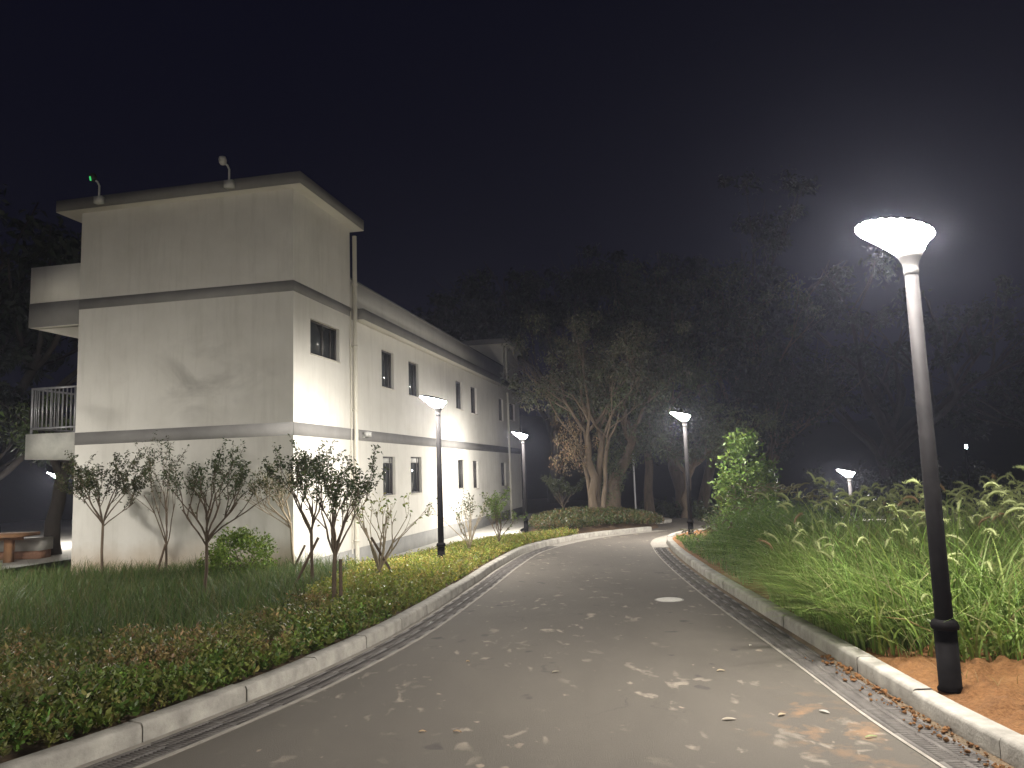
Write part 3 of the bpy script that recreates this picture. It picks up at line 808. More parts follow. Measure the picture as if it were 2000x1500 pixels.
# ------------------------------------------------------------------ weeds on the right
def weeds():
    fb, bk = MB(), MB()
    def zone_front(x, y):
        e = (fbm(x * 1.2, y * 1.2, 21) - .5) * .9
        return (y > 6.75 - (x - 2.8) * .75 + e) & (y < 9.2 + e * .6 + (x - 2.8) * 1.35) & (x > kxr(y) + .05)
    x, y = scatter(2.7, 13, 3.6, 21, 400)
    k = zone_front(x, y) & (rng.uniform(0, 1, len(x)) < np.clip(1.4 - .05 * y - .04 * x, .3, 1)); x, y = x[k], y[k]; n = len(x)
    d = x - kxr(y); rise = sm(np.minimum(d, y - (6.75 - (x - 2.8) * .75)) / .95 + .38)
    clump = fbm(x * 1.4, y * 1.4, 23)
    h = (.45 + .86 * rise * (.5 + .9 * clump)) * rng.uniform(.5, 1.15, n)
    az = rng.uniform(0, 2 * pi, n); lean = d < .9
    az = np.where(lean & (rng.uniform(0, 1, n) < .6), pi + rng.normal(0, .7, n), az)
    bend = rng.uniform(.35, 1.5, n)
    col = palette(n, [(.22, .34, .08), (.30, .42, .12), (.36, .44, .16), (.42, .38, .2)], .25, [.35, .35, .2, .1])
    z = zR(x, y)
    blades(fb, np.c_[x, y, z], h, az, bend, rng.uniform(.009, .023, n), col, 5)
    # blades that arch out over the kerb
    x1, y1 = rng.uniform(2.72, 3.3, 5200), rng.uniform(6.55, 9.6, 5200); x1 = kxr(y1) + .02 + (x1 - 2.72)
    k = fbm(x1 * 1.5, y1 * 2.2, 29) > .44; x1, y1 = x1[k], y1[k]; n1 = len(x1)
    blades(fb, np.c_[x1, y1, zR(x1, y1)], rng.uniform(.3, .95, n1), pi + rng.normal(-.2, 1.15, n1), rng.uniform(.3, 1.5, n1), rng.uniform(.007, .016, n1), palette(n1, [(.20, .31, .07), (.27, .37, .10), (.33, .38, .14)], .22), 6)
    # low leafy weeds at the foot
    x2, y2 = scatter(2.75, 7.5, 4.2, 11, 200)
    k = zone_front(x2, y2) & (fbm(x2 * 2, y2 * 2, 27) > .42); x2, y2 = x2[k], y2[k]; n2 = len(x2)
    shoots(fb, np.c_[x2, y2, zR(x2, y2)], rng.uniform(.15, .6, n2), palette(n2, [(.20, .29, .07), (.26, .32, .10)], .2), 9, .055, .5, .35)
    # seed heads: drooping foxtails on thin stems
    m = 1200
    hx, hy = scatter(2.8, 12, 5, 17, 22)
    k = zone_front(hx, hy); hx, hy = hx[k][:m], hy[k][:m]; n = len(hx)
    clump = fbm(hx * 1.4, hy * 1.4, 23)
    d = hx - kxr(hy); rise = sm(np.minimum(d, hy - (6.75 - (hx - 2.8) * .75)) / 1.1 + .3)
    H = (.5 + .88 * rise * (.55 + .9 * clump)) * rng.uniform(.72, 1.06, n)
    az = rng.uniform(0, 2 * pi, n); z = zR(hx, hy)
    blades(fb, np.c_[hx, hy, z], H * 1.0, az, np.full(n, .18), np.full(n, .006), palette(n, [(.12, .17, .05)], .15), 5)
    for i in range(n):
        dv = np.array([cos(az[i]), sin(az[i]), 0]); L = rng.uniform(.12, .22); u = np.linspace(0, 1, 7)
        p0 = np.array([hx[i], hy[i], z[i]]) + dv * .18 * H[i] + np.array([0, 0, H[i] * (1 - .38 * .18) - .02])
        cur = rng.uniform(.45, 1.1)
        ang = np.linspace(1.25, 1.25 - 2.0 * cur, 7)
        st_ = np.cumsum(np.c_[np.cos(ang)[:, None] * dv[None, :2], np.sin(ang)] * L / 6, 0); pts = p0 + st_ - st_[0]
        tan = rng.uniform() < .06
        c = np.array([.30, .20, .11]) if tan else np.array([.34, .38, .17]) * rng.uniform(.75, 1.2)
        fb.tube(pts, .012 * np.sin(np.clip(u * pi * .9 + .3, 0, pi)) + .003, 5, col=c)
        q = pts[rng.integers(0, 7, 60)] + rng.normal(0, .006, (60, 3))
        dd = unit(rng.normal(size=(60, 3))) + dv * .3
        leaves(fb, q, dd, rng.uniform(.02, .042, 60), np.tile(c * 1.15, (60, 1)), .14, 0)
    # a few long dead stalks
    for k in range(60):
        x0, y0 = rng.uniform(3.1, 5.8), rng.uniform(6.3, 9.2); a = rng.uniform(0, 2 * pi); L = rng.uniform(.4, .9)
        p = np.array([x0, y0, zR(x0, y0) + .15]); e = p + np.array([cos(a) * L, sin(a) * L, rng.uniform(-.05, .35)])
        fb.tube([p, (p + e) / 2 + rng.normal(0, .05, 3), e], [.007, .006, .003], 5, col=(.36, .25, .14))
    # the finer, darker mass further on
    def zone_back(x, y):
        e = (fbm(x * 1.1, y * 1.1, 33) - .5) * .9
        return (y > 10.5 + e * .6 + (x - 2.9) * 1.5) & (y < 19.4 + e) & (x > kxr(y) + .12 + e * .15) & (np.hypot(x - 4.5, y - 20.2) > 1.0)
    x, y = scatter(2.8, 12, 10.3, 20, 300)
    k = zone_back(x, y); x, y = x[k], y[k]; n = len(x)
    d = x - kxr(y); rise = sm((d - np.maximum(0, y - 13.5) * .16) / 1.1 + .24) * sm((20.4 - y) / 2.5 + .25); clump = fbm(x * 1.2, y * 1.2, 37)
    h = (.12 + 1.03 * rise * (.6 + .7 * clump)) * rng.uniform(.5, 1.1, n)
    col = palette(n, [(.10, .18, .04), (.13, .22, .045), (.16, .24, .06)], .25)
    blades(bk, np.c_[x, y, zR(x, y)], h, rng.uniform(0, 2 * pi, n), rng.uniform(.3, 1.0, n), rng.uniform(.006, .012, n), col, 4)
    s_ = rng.uniform(0, 1, n) < .45
    shoots(bk, np.c_[x, y, zR(x, y)][s_], h[s_] * .95, col[s_], 10, .055, .35, .22)
    # seed heads along the top of the far mass
    hx, hy = scatter(3.2, 9, 12, 19, 9); k = zone_back(hx, hy); hx, hy = hx[k], hy[k]
    clump = fbm(hx * 1.2, hy * 1.2, 37); d = hx - kxr(hy); rise = sm((d - np.maximum(0, hy - 13.5) * .16) / 1.1 + .24) * sm((20.4 - hy) / 2.5 + .25)
    H = (.2 + 1.05 * rise * (.65 + .7 * clump)); az = rng.uniform(0, 2 * pi, len(hx)); z = zR(hx, hy)
    blades(bk, np.c_[hx, hy, z], H, az, np.full(len(hx), .18), np.full(len(hx), .006), palette(len(hx), [(.10, .13, .04)], .15), 4)
    for i in range(len(hx)):
        dv = np.array([cos(az[i]), sin(az[i]), 0]); p0 = np.array([hx[i], hy[i], z[i] + H[i] * .93]) + dv * .18 * H[i]
        ang = np.linspace(1.25, -.3, 5); st_ = np.cumsum(np.c_[np.cos(ang)[:, None] * dv[None, :2], np.sin(ang)] * .05, 0)
        bk.tube(p0 + st_ - st_[0], [.006, .014, .014, .012, .004], 5, col=(.20, .19, .10))
    tag(fb.build("tall_grass", GRASS), "tall lit green grass with drooping foxtail seed heads behind the near lamp", "grass", kind='stuff')
    tag(bk.build("tall_weeds", GRASS), "dark green tall weeds along the right kerb beyond the lit grass", "weeds", kind='stuff')
    # sparse tufts on the bare soil
    sp = MB(); x, y = scatter(2.85, 6.5, 3.2, 6.8, 90)
    k = (fbm(x * 2.2, y * 2.2, 91) > .46); x, y = x[k], y[k]; n = len(x)
    blades(sp, np.c_[x, y, zR(x, y)], rng.uniform(.06, .22, n), rng.uniform(0, 2 * pi, n), rng.uniform(.3, 1.2, n), np.full(n, .006), palette(n, [(.10, .13, .04), (.3, .22, .1)], .2), 3)
    tag(sp.build("sparse_grass", GRASS), "sparse short grass sprouting on the bare orange soil", "grass", kind='stuff')
weeds()
def scrub():
    b = MB(); x, y = scatter(5.5, 34, 24.5, 50, 22); k = (fbm(x * .5, y * .5, 15) > .3) & (x > 6.5 + (y - 24) * .05) & (np.hypot(x - 10.34, y - 24) > 1.2); x, y = x[k], y[k]; n = len(x)
    shoots(b, np.c_[x, y, zR(x, y) - .1], rng.uniform(.3, 1.1, n) * (.5 + fbm(x * .4, y * .4, 17)), palette(n, [(.035, .05, .02), (.05, .065, .025)], .2), 12, .17, .5, .4)
    tag(b.build("scrub", LEAFB), "dark scrub on the low ground beyond the weeds", "scrub", kind='stuff')
scrub()

# ------------------------------------------------------------------ small trees
def grow(b, p, d, r, L, depth, R, tips, up=.25, spread=.5, sides=6, kids=(2, 3), bark=None):
    """one branch, then its forks; collects twig points"""
    n = 5; pts = [np.array(p, float)]; d = np.array(d, float)
    for k in range(n):
        d = d + np.array([R.gauss(0, .09), R.gauss(0, .09), up * .25]); d /= np.linalg.norm(d)
        pts.append(pts[-1] + d * L / n)
    rr = np.linspace(r, r * .62, n + 1)
    b.tube(pts, rr, sides, cap=False)
    if depth <= 1:
        for q in pts[1:]: tips.append((q, d.copy()))
    if depth == 0: return
    for k in range(R.randint(*kids)):
        a = R.uniform(0, 2 * pi); s_ = R.uniform(.5, 1.0) * spread
        perp = np.cross(d, [cos(a), sin(a), .3]); perp /= np.linalg.norm(perp) + 1e-9
        i = R.choice((3, 4, 5, 5)); nd = d * cos(s_) + perp * sin(s_)
        grow(b, pts[i], nd, rr[i] * .72, L * R.uniform(.6, .85), depth - 1, R, tips, up, spread, max(4, sides - 1), kids)
def small_tree(name, label, cat, base, fork, top, half, seed, nmain=6, density=6, lsize=.07, cols=None, bark=None, lean=(0, 0), r=.03, group=None, depth=2, spread=.5, kids=(2, 3), leaf_lo=.35):
    R = random.Random(seed); z0 = base[2]
    t = thing(name, label, cat, base, 0, group)
    b = MB(); tips = []
    fk = np.array([lean[0] * .15 + R.uniform(-.03, .03), lean[1] * .15, fork - z0])
    mid = fk * .5 + np.array([R.uniform(-.02, .02), R.uniform(-.02, .02), 0])
    b.tube([(0, 0, -.08), (0, 0, .02), mid, fk], [r * 1.25, r * .95, r * .85, r * .8], 8, cap=False)
    Hc = top - fork
    for k in range(nmain):
        a = 2 * pi * k / nmain + R.uniform(-.35, .35); th = R.uniform(.35, 1.0) * math.atan2(half, Hc * .8) * 1.15
        d = np.array([cos(a) * sin(th) + lean[0], sin(a) * sin(th) + lean[1], cos(th)])
        grow(b, fk - np.array([0, 0, R.uniform(0, .12)]) * (fork - z0 > .2), d / np.linalg.norm(d), r * .46, Hc * R.uniform(.42, .55), depth, R, tips, .22, spread, 6, kids)
    P = np.array([q for q, _ in tips]); D = np.array([q for _, q in tips])
    zmax = P[:, 2].max(); sc = (top - z0 - fk[2]) / max(zmax - fk[2], .1)
    # fit the crown to its measured height and width
    sx = half / max(np.percentile(np.abs(P[:, 0] - fk[0] - lean[0] * Hc * .6), 92), .05)
    sx = min(max(sx, .5), 1.6)
    def fit(V):
        V = V.copy(); k = V[:, 2] > fk[2]
        V[k, 2] = fk[2] + (V[k, 2] - fk[2]) * sc
        g = np.clip((V[:, 2] - fk[2]) / .3, 0, 1); f = 1 + (sx - 1) * g
        V[:, 0] = fk[0] + (V[:, 0] - fk[0]) * f; V[:, 1] = fk[1] + (V[:, 1] - fk[1]) * f
        return V
    b.v = [fit(v) for v in b.v]; P = fit(P)
    b.build("trunk", bark or BARK, t, smooth=True)
    if density > 0:
        lb = MB()
        hf = (P[:, 2] - fk[2]) / max(Hc, .1)
        pr = np.clip((hf - leaf_lo) / .4, .05, 1) * np.array([.35 + .9 * R.random() for _ in range(len(P))])
        cnt = rng.poisson(density * 2.5 * pr); idx = np.repeat(np.arange(len(P)), cnt); n = len(idx)
        q = P[idx] + rng.normal(0, .022, (n, 3)); dd = D[idx] * .35 + unit(rng.normal(size=(n, 3))) + np.array([0, 0, .15])
        leaves(lb, q, dd, lsize * rng.uniform(.6, 1.2, n), palette(n, cols or [(.035, .06, .018), (.05, .08, .022), (.065, .09, .03)], .25), .42, .25, .15)
        lb.build("crown", LEAF, t)
    return t
DK = [(.045, .07, .024), (.06, .085, .03), (.08, .10, .04)]
BR = [(.06, .075, .03), (.09, .085, .04), (.05, .07, .026)]
YG = [(.16, .2, .04), (.22, .22, .05), (.12, .17, .03)]
GRP = "young trees planted in the bed"
small_tree("young_tree", "young round crowned tree before the left edge of the end wall", "tree", (-7.72, 14.55, -.15), .97, 2.25, .72, 4, 10, 5.2, .06, BR, None, (0, 0), .029, GRP, 2, .5, (2, 3), .1)
small_tree("young_tree", "thin sparse young tree with a low fork, second from the left on the end wall", "tree", (-6.5, 14.45, -.15), .55, 2.5, .42, 12, 7, 3.2, .056, BR, None, (0, 0), .026, GRP, 2, .4, (2, 2), .35)
small_tree("young_tree", "young tree with dense dark top standing in the long grass", "tree", (-4.62, 11.5, -.14), .78, 2.24, .62, 23, 9, 5.2, .056, DK, None, (.12, 0), .03, GRP, 2, .42, (2, 3), .35)
small_tree("young_tree", "small reddish young tree leaning left at the building's corner", "tree", (-4.05, 14.25, -.15), .83, 1.92, .5, 31, 8, 3.2, .055, [(.08, .09, .03), (.11, .1, .04)], BARKP, (-.38, 0), .028, GRP, 2, .4, (2, 3), .35)
small_tree("young_tree", "slim dark leaved young tree just right of the building's corner", "tree", (-3.12, 11.9, -.08), .85, 2.2, .42, 47, 7, 4.6, .058, DK, None, (-.06, 0), .03, GRP, 2, .38, (2, 3), .3)
small_tree("young_tree", "wide dark leaved young tree with a thick trunk before the drainpipe", "tree", (-2.25, 9.6, .0), .72, 1.98, .38, 58, 9, 4.0, .056, DK, None, (.03, 0), .032, GRP, 2, .36, (2, 3), .35)
small_tree("bare_shrub", "pruned bare shrub with a few yellow leaves left of the lamp by the windows", "shrub", (-2.28, 12.8, -.1), .2, 1.5, .56, 63, 9, .6, .085, YG, BARKP, (.12, 0), .042, GRP, 2, .5, (2, 2), .4)
small_tree("bare_shrub", "thin leaved shrub below the bright wall right of the lamp by the windows", "shrub", (-1.05, 16.7, -.18), .1, 1.25, .58, 74, 10, 1.8, .06, [(.09, .10, .035), (.07, .09, .03)], BARKP, (0, 0), .026, GRP, 2, .42, (2, 2), .4)
small_tree("leafy_shrub", "small green leafed shrub near the far drainpipe", "shrub", (-.42, 18.05, -.18), .08, 1.27, .36, 83, 6, 4.0, .07, [(.10, .16, .03), (.13, .19, .04)], BARK, (0, 0), .022, GRP, 2, .42, (2, 3), .3)
small_tree("small_tree", "little dim tree under the old tree, left of its trunk", "tree", (1.75, 28.6, -.25), .35, 1.45, .65, 91, 6, 5, .1, [(.05, .06, .025)], BARKB, (0, 0), .03, None, 2, .5, (2, 3), .2)
def stake(p, q, lab, r=.022):
    b = MB(); p = np.array(p); q = np.array(q); b.tube([p, (p + q) / 2, q], [r, r, r * .95], 8)
    tag(b.build("support_stake", WOOD), lab, "stake", "wooden stakes supporting the young trees")
stake((-3.42, 11.75, -.1), (-3.02, 11.86, .72), "short stake slanting against the slim tree right of the corner")
stake((-2.16, 9.55, -.02), (-2.17, 9.58, .62), "upright stake tied to the thick trunk before the drainpipe", .022)
stake((-1.95, 12.7, -.1), (-2.4, 12.85, .62), "dark stake crossing the pruned bare shrub")
stake((-4.12, 14.1, -.15), (-3.86, 14.2, .42), "pale short stake at the foot of the corner tree")
stake((-6.66, 14.35, -.15), (-6.5, 14.42, .5), "stake leaning on the thin sparse tree by the end wall")

def dense_bush(name, label, cat, base, rx, rz, n, lsize, cols, seed, stems=5, hollow=.5, group=None, conic=0.0):
    R = random.Random(seed); t = thing(name, label, cat, base, 0, group)
    b = MB()
    for k in range(stems):
        a = R.uniform(0, 2 * pi); e = np.array([cos(a) * rx * .5, sin(a) * rx * .5, rz * R.uniform(1.0, 1.5)])
        b.tube([(0, 0, -.05), e * .45 + np.array([R.gauss(0, .04), R.gauss(0, .04), 0]), e], [.022, .015, .006], 6)
    b.build("stems", BARK, t)
    # leaf clumps through the crown, thinner inside
    nc = max(26, n // 60); th = rng.uniform(0, 2 * pi, nc); ph = np.arccos(rng.uniform(-.9, 1, nc)); rr = rng.uniform(hollow, 1, nc) ** .5
    wid = 1 - conic * (np.cos(ph) * .5 + .5)
    C_ = np.c_[np.sin(ph) * np.cos(th) * rx * rr * wid, np.sin(ph) * np.sin(th) * rx * rr * wid, rz + np.cos(ph) * rz * rr * .98]
    i = rng.integers(0, nc, n); out = unit(C_[i] - np.array([0, 0, rz * .6]))
    p = C_[i] + rng.normal(0, rx * .13, (n, 3))
    p[:, 2] = np.maximum(p[:, 2], .03)
    lb = MB(); leaves(lb, p, out * .7 + unit(rng.normal(size=(n, 3))), lsize * rng.uniform(.6, 1.25, n), palette(n, cols, .22), .45, .25, .1)
    lb.build("crown", LEAF, t); return t
dense_bush("round_shrub", "clipped round green shrub at the foot of the end wall", "shrub", (-4.9, 13.85, -.15), .58, .42, 4200, .07, [(.15, .23, .04), (.20, .28, .05), (.11, .17, .03)], 5)
dense_bush("bright_shrub", "bright green leafy shrub under the lamp at the road bend", "shrub", (6.15, 20.7, -.3), .82, 1.4, 5200, .13, [(.12, .19, .04), (.16, .235, .05), (.09, .15, .03)], 8, 6, .45, None, .3)

# ------------------------------------------------------------------ big trees
def big_tree(label, base, H, trunks, crown, seed, nleaf, lsize, cols, group="trees behind the building and road", bark=None, name="old_tree", spread=.55, depth=3, kids=(2, 3), clump=.5, extra=None):
    """trunks: list of (dx, dy, height, radius, lean_x, lean_y). crown: half width"""
    R = random.Random(seed); t = thing(name, label, "tree", base, 0, group)
    b = MB(); tips = []
    for (dx, dy, hh, r, lx, ly) in trunks:
        P = [np.array([dx, dy, -.4]), np.array([dx, dy, 0.0])]
        for k in range(1, 6):
            u = k / 5; P.append(np.array([dx + lx * u ** 1.3 + R.gauss(0, .05), dy + ly * u ** 1.3 + R.gauss(0, .05), hh * u]))
        rr = r * np.array([1.6, 1.3, 1.0, .92, .85, .78, .7]); b.tube(P, rr, 10, cap=False)
        nb = 4
        for k in range(nb):
            a = 2 * pi * k / nb + R.uniform(-.5, .5); th = R.uniform(.25, .75)
            d = np.array([cos(a) * sin(th), sin(a) * sin(th), cos(th)])
            st_ = P[-1] if k < 3 else P[-2]
            grow(b, st_, d, r * .5, (H - hh) * R.uniform(.36, .5), depth, R, tips, .18, spread, 7, kids)
    P = np.array([q for q, _ in tips]); D = np.array([q for _, q in tips])
    sz = (H - .3) / max(P[:, 2].max(), 1)
    cx = P[:, 0].mean(); sx = min(max(crown / max(np.percentile(np.abs(P[:, 0] - cx), 93), .3), .5), 1.8)
    h0 = min(q[2] for q in trunks)
    def fit(V):
        V = V.copy(); g = sm((V[:, 2] - h0 * .6) / (h0 * .8)); f = 1 + (sx - 1) * g
        V[:, 0] *= f; V[:, 1] *= f; V[:, 2] *= 1 + (sz - 1) * g; return V
    b.v = [fit(v) for v in b.v]; P = fit(P)
    b.build("trunk", bark or BARKB, t, smooth=True)
    # foliage hangs in separate clumps round the twigs, with gaps between
    wgt = np.array([R.random() ** 2.2 + .03 for _ in range(len(P))]); wgt /= wgt.sum()
    nc = max(30, nleaf // 110)
    cc = P[rng.choice(len(P), nc, p=wgt)] + rng.normal(0, clump * .55, (nc, 3)) * np.array([1, 1, .7])
    i = rng.integers(0, nc, nleaf); cs = rng.uniform(.16, .5, nc) * clump
    ctone = rng.uniform(.7, 1.3, (nc, 1))
    q = cc[i] + rng.normal(0, 1, (nleaf, 3)) * cs[i][:, None] * np.array([1, 1, .75])
    D = unit(np.c_[rng.normal(size=(nc, 2)), np.full(nc, .3)]); P_all, P = P, P
    lb = MB(); leaves(lb, q, D[i] * .3 + unit(rng.normal(size=(nleaf, 3))) - np.array([0, 0, .25]), lsize * rng.uniform(.6, 1.3, nleaf), palette(nleaf, cols, .25) * ctone[i], .42, .2, .2)
    lb.build("crown", LEAFB, t)
    if extra: extra(t, P)
    return t
FAR1 = [(.08, .09, .05), (.11, .115, .065), (.065, .08, .04)]
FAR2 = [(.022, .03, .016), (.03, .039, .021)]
def dry_leaves(t, P):
    """withered brown foliage hanging on the left of the trunk"""
    k_ = rng.normal(0, 1, (26, 3)) * np.array([.3, .22, .42]) + np.array([-.8, -.25, 2.5]); n = 1900; c = k_[rng.integers(0, 26, n)] + rng.normal(0, 1, (n, 3)) * np.array([.09, .09, .16])
    lb = MB(); leaves(lb, c, np.array([0, 0, -1.]) + unit(rng.normal(size=(n, 3))) * .7, rng.uniform(.06, .12, n), palette(n, [(.16, .105, .06), (.20, .14, .08), (.10, .085, .045)], .25), .35)
    lb.build("dry_foliage", LEAFB, t)
big_tree("old many stemmed tree with fanning branches and a withered brown patch by the building", (2.75, 27.4, .05), 7.6,
         [(0, 0, 3.2, .16, -.15, 0), (.18, .1, 3.4, .135, .15, .1), (-.05, .2, 3.0, .09, -.4, .3), (.3, -.05, 2.8, .085, .3, 0)], 2.2, 101, 15000, .13,
         [(.11, .115, .07), (.15, .145, .095), (.08, .09, .05)], bark=BARKB, depth=3, clump=.55, extra=dry_leaves)
def ivy(t, P):
    """climbing leaves round the leaning trunk and low hanging twigs"""
    nk = 60; u = rng.uniform(.15, 1, nk); k_ = np.c_[.75 * u ** 1.3 + rng.normal(0, .5, nk) * u, .2 * u + rng.normal(0, .3, nk), .4 + 2.9 * u + rng.normal(0, .2, nk)]
    n = 5200; c = k_[rng.integers(0, nk, n)] + rng.normal(0, 1, (n, 3)) * np.array([.13, .13, .2])
    lb = MB(); leaves(lb, c, np.array([0, 0, -.6]) + unit(rng.normal(size=(n, 3))), rng.uniform(.07, .14, n), palette(n, [(.09, .115, .05), (.12, .14, .07), (.07, .085, .04)], .25), .45)
    lb.build("climbing_leaves", LEAFB, t)
big_tree("leaning tree wrapped in climbing leaves behind the old many stemmed tree", (3.5, 29.5, -.2), 6.4,
         [(0, 0, 2.6, .3, .75, .2)], 2.4, 113, 15000, .15, [(.085, .105, .05), (.11, .13, .065), (.065, .08, .04)], clump=.7, extra=ivy)
big_tree("tall dim tree rising over the road beyond the lamp at the bend", (8.2, 38, -.6), 13.4,
         [(0, 0, 5.5, .3, -1.2, 0), (1.0, .5, 5.0, .26, 1.6, 0)], 4.6, 127, 18000, .24, FAR1, clump=.7)
big_tree("slender tall tree with upright leafy top behind the old tree", (6.0, 35, -.5), 11.6,
         [(0, 0, 5.5, .2, .2, 0)], 1.8, 131, 15000, .2, [(.07, .08, .05), (.05, .06, .03)], clump=.5)
big_tree("dim broad tree to the right of the lamp at the bend", (11.5, 37, -1.6), 10.5,
         [(0, 0, 3.6, .3, .6, 0), (.5, .3, 3.2, .22, -.9, 0)], 4.2, 137, 20000, .22, FAR2, clump=.8)
big_tree("low spreading tree hanging over the road end behind the lamp at the bend", (6.6, 30.5, -.4), 4.9,
         [(0, 0, 1.9, .16, .2, 0)], 2.7, 139, 12000, .16, [(.085, .105, .05), (.11, .125, .065)], clump=.6)
for k, (x, y, H, cr, n, lab) in enumerate([
    (-3.5, 50, 15.5, 4.8, 7000, "dark rounded tree showing above the building's roof"),
    (2.6, 52, 17, 5.5, 7500, "dark broad tree between the building's roof and the old tree"),
    (14.5, 52, 24, 7.0, 8000, "very tall dark tree faint against the sky, above the road end"),
    (24, 50, 17, 7.5, 8000, "dark tree behind the far hidden lamp"),
    (34, 46, 12, 7.5, 6500, "dark tree at the right edge beyond the tall grass"),
    (-21, 30, 13, 5.5, 8000, "dark tree left of the building at the picture's edge"),
    (-19.5, 27, 6.2, 3.0, 6500, "dim green tree left of the building, beyond the timber table"),
    (17, 34, 4.8, 3.2, 5000, "low dark thicket tree beside the distant lamp"),
]):
    zb = float(zR(x, y)) if x > 4 else -.5
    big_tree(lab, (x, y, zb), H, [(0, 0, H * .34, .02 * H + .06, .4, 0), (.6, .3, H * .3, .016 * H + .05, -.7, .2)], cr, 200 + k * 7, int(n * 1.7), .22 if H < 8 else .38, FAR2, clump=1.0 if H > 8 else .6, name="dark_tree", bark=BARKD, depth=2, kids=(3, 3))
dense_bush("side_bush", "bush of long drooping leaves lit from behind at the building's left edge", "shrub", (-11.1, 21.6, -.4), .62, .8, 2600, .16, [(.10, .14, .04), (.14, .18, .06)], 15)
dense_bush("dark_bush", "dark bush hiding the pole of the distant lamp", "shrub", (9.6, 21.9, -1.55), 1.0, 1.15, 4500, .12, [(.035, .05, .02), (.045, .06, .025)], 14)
# dark tree in front of the left lamp, its leaves catching that lamp's light
def left_tree():
    big_tree("dark trunked tree silhouetted against the lamp left of the building", (-12.15, 20.4, -.3), 5.0,
             [(0, 0, 2.5, .2, .1, 0)], 1.5, 301, 1900, .16, [(.07, .10, .03), (.09, .13, .04)], bark=BARKD, name="silhouetted_tree", depth=2, clump=.55)
left_tree()
t = thing("slim_post", "thin grey post standing beyond the island of old trees", "post", (4.55, 29.6, -.35))
MB().tube([(0, 0, 0), (0, 0, 1.4), (0, 0, 2.6)], .035, 8).build("post", STEEL, t)

# ------------------------------------------------------------------ timber table and block seat by the left edge
t = thing("timber_table", "brown timber table on a single post at the left edge", "table", (-12.1, 18.6, -.14))
MB().box((-.75, -.45, .62), (.44, .45, .70)).build("tabletop", TIMBER, t)
MB().box((-.09, -.09, 0), (.07, .07, .62)).build("leg", TIMBER, t)
MB().box((-.5, -.06, .54), (.3, .04, .62)).build("cross_beam", TIMBER, t)
t = thing("block_seat", "pale topped brick seat behind the timber table", "seat", (-12.3, 19.5, -.14))
MB().box((-.9, -.25, 0), (.5, .25, .22)).build("brick_base", m_mottle("brick", (.24, .12, .07), (.34, .19, .12), 12), t)
MB().box((-.93, -.28, .22), (.53, .28, .52)).build("seat_block", CONC, t)

# ------------------------------------------------------------------ litter on the road
def flat_leaf(x, y, rz, L, wd, col, lab, z=.006):
    b = MB(); u = np.linspace(0, 1, 7); wv = wd * np.sin(u * pi) ** .8 * .5 + .001
    up_ = .005 * np.sin(u * pi * 1.2)
    V = np.concatenate([np.c_[u * L, -wv, up_ + .004], np.c_[u * L, np.zeros(7), up_], np.c_[u * L, wv, up_ + .006]])
    f = [(i, i + 1, i + 8, i + 7) for i in range(6)] + [(i + 7, i + 8, i + 15, i + 14) for i in range(6)]
    b.add(V, f, np.tile(col, (21, 1))); o = b.build("fallen_leaf", LEAF)
    o.location = (x, y, SL * y + z); o.rotation_euler = (0, 0, rz)
    tag(o, lab, "leaf", "leaves fallen on the road")
def gnd(px, py):
    c = fwd + rt * ((px - 1000) / 1500) + up * ((750 - py) / 1500)
    tt = -1.6 / (c.z - SL * c.y); return c.x * tt, c.y * tt
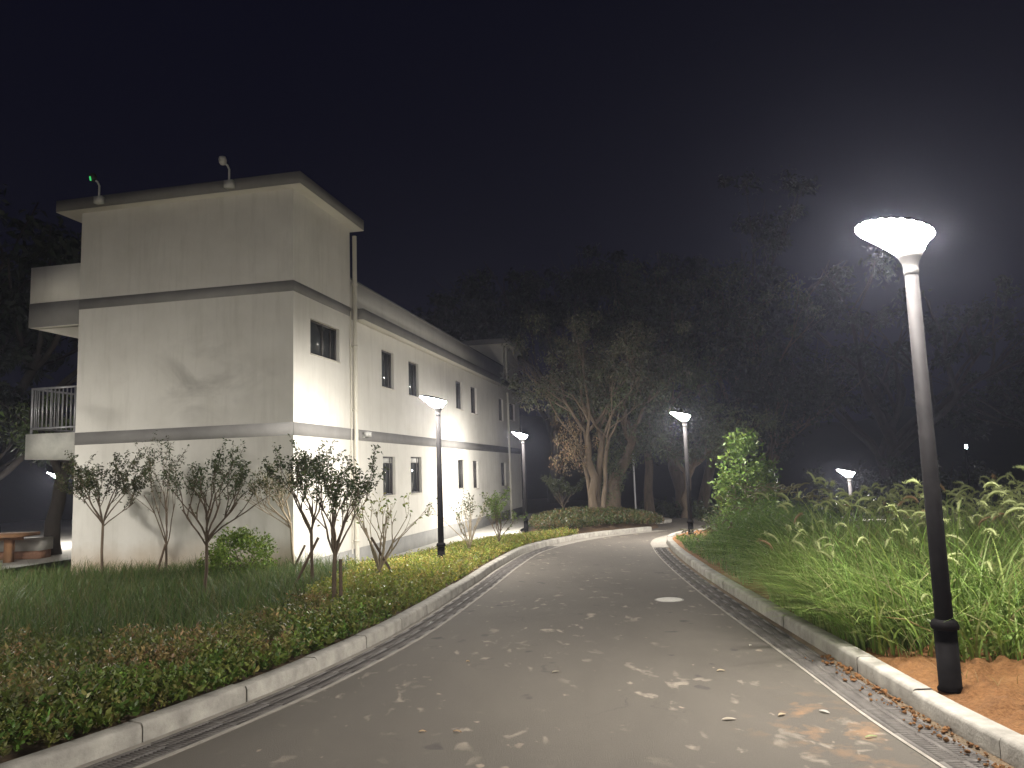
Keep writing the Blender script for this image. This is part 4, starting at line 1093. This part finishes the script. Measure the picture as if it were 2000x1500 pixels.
for px, py, rz, L, wd, col, lab in [
    (1690, 1443, .25, .12, .03, (.30, .36, .16), "pale green narrow leaf on the asphalt near the lower right"),
    (1464, 1263, .9, .07, .04, (.62, .6, .5), "small whitish scrap of leaf right of the manhole"),
    (1600, 1390, -.9, .11, .05, (.5, .48, .44), "grey white crumpled leaf beside the orange soil stain"),
    (1410, 1408, .1, .14, .05, (.42, .36, .28), "tan leaf lying flat on the road, lower middle"),
    (1400, 1312, .1, .1, .05, (.44, .36, .24), "yellowish leaf on the road below the manhole"),
    (910, 1294, .3, .05, .035, (.5, .36, .2), "tiny orange leaf on the left half of the road"),
    (818, 1432, .2, .07, .04, (.46, .32, .2), "small orange leaf at the bottom left of the road"),
    (885, 1431, -.2, .08, .035, (.46, .32, .2), "small orange leaf just right of another near the bottom"),
    (1078, 1316, .7, .12, .05, (.36, .32, .25), "long dull leaf in the middle of the road"),
    (1520, 1400, .5, .1, .045, (.45, .36, .24), "dry leaf between the tan leaf and the soil stain")]:
    x, y = gnd(px, py); flat_leaf(x, y, rz, L * .7, wd * .6, col, lab)
# clods of soil spilled into the right-hand gutter
cb = MB()
for k in range(260):
    y = rng.uniform(4.2, 6.9); x = float(np.interp(y, kr[:, 1], kr[:, 0])) - abs(rng.normal(0, .07)) - .02; r = abs(rng.normal(.004, .006)) + .003
    pr = np.array([(0, -.6), (.8, -.35), (1, .05), (.7, .5), (0, .7)]) * r; c = MB().lathe(pr, 7, (x, y, SL * y + .01 + r * .4))
    v = c.v[0]; v = v + rng.normal(0, r * .18, v.shape); cb.add(v, c.f[0])
tag(cb.build("soil_clods", SOIL_O), "crumbs of orange soil spilled in the gutter by the near lamp", "soil", kind='stuff')

# ------------------------------------------------------------------ night haze in the air
if HAZE_DENSITY > 0:
    hz = MB().box((-75, -25, -7), (95, 105, 26))
    M = bpy.data.materials.new("haze"); M.use_nodes = True; tt = M.node_tree; tt.nodes.clear()
    out = tt.nodes.new("ShaderNodeOutputMaterial"); pv = tt.nodes.new("ShaderNodeVolumePrincipled")
    pv.inputs["Color"].default_value = (.72, .76, 1, 1); pv.inputs["Density"].default_value = HAZE_DENSITY; pv.inputs["Anisotropy"].default_value = .72
    tt.links.new(pv.outputs[0], out.inputs["Volume"])
    tag(hz.build("haze", M), "thin night haze glowing around the lamps", "haze", kind='stuff')
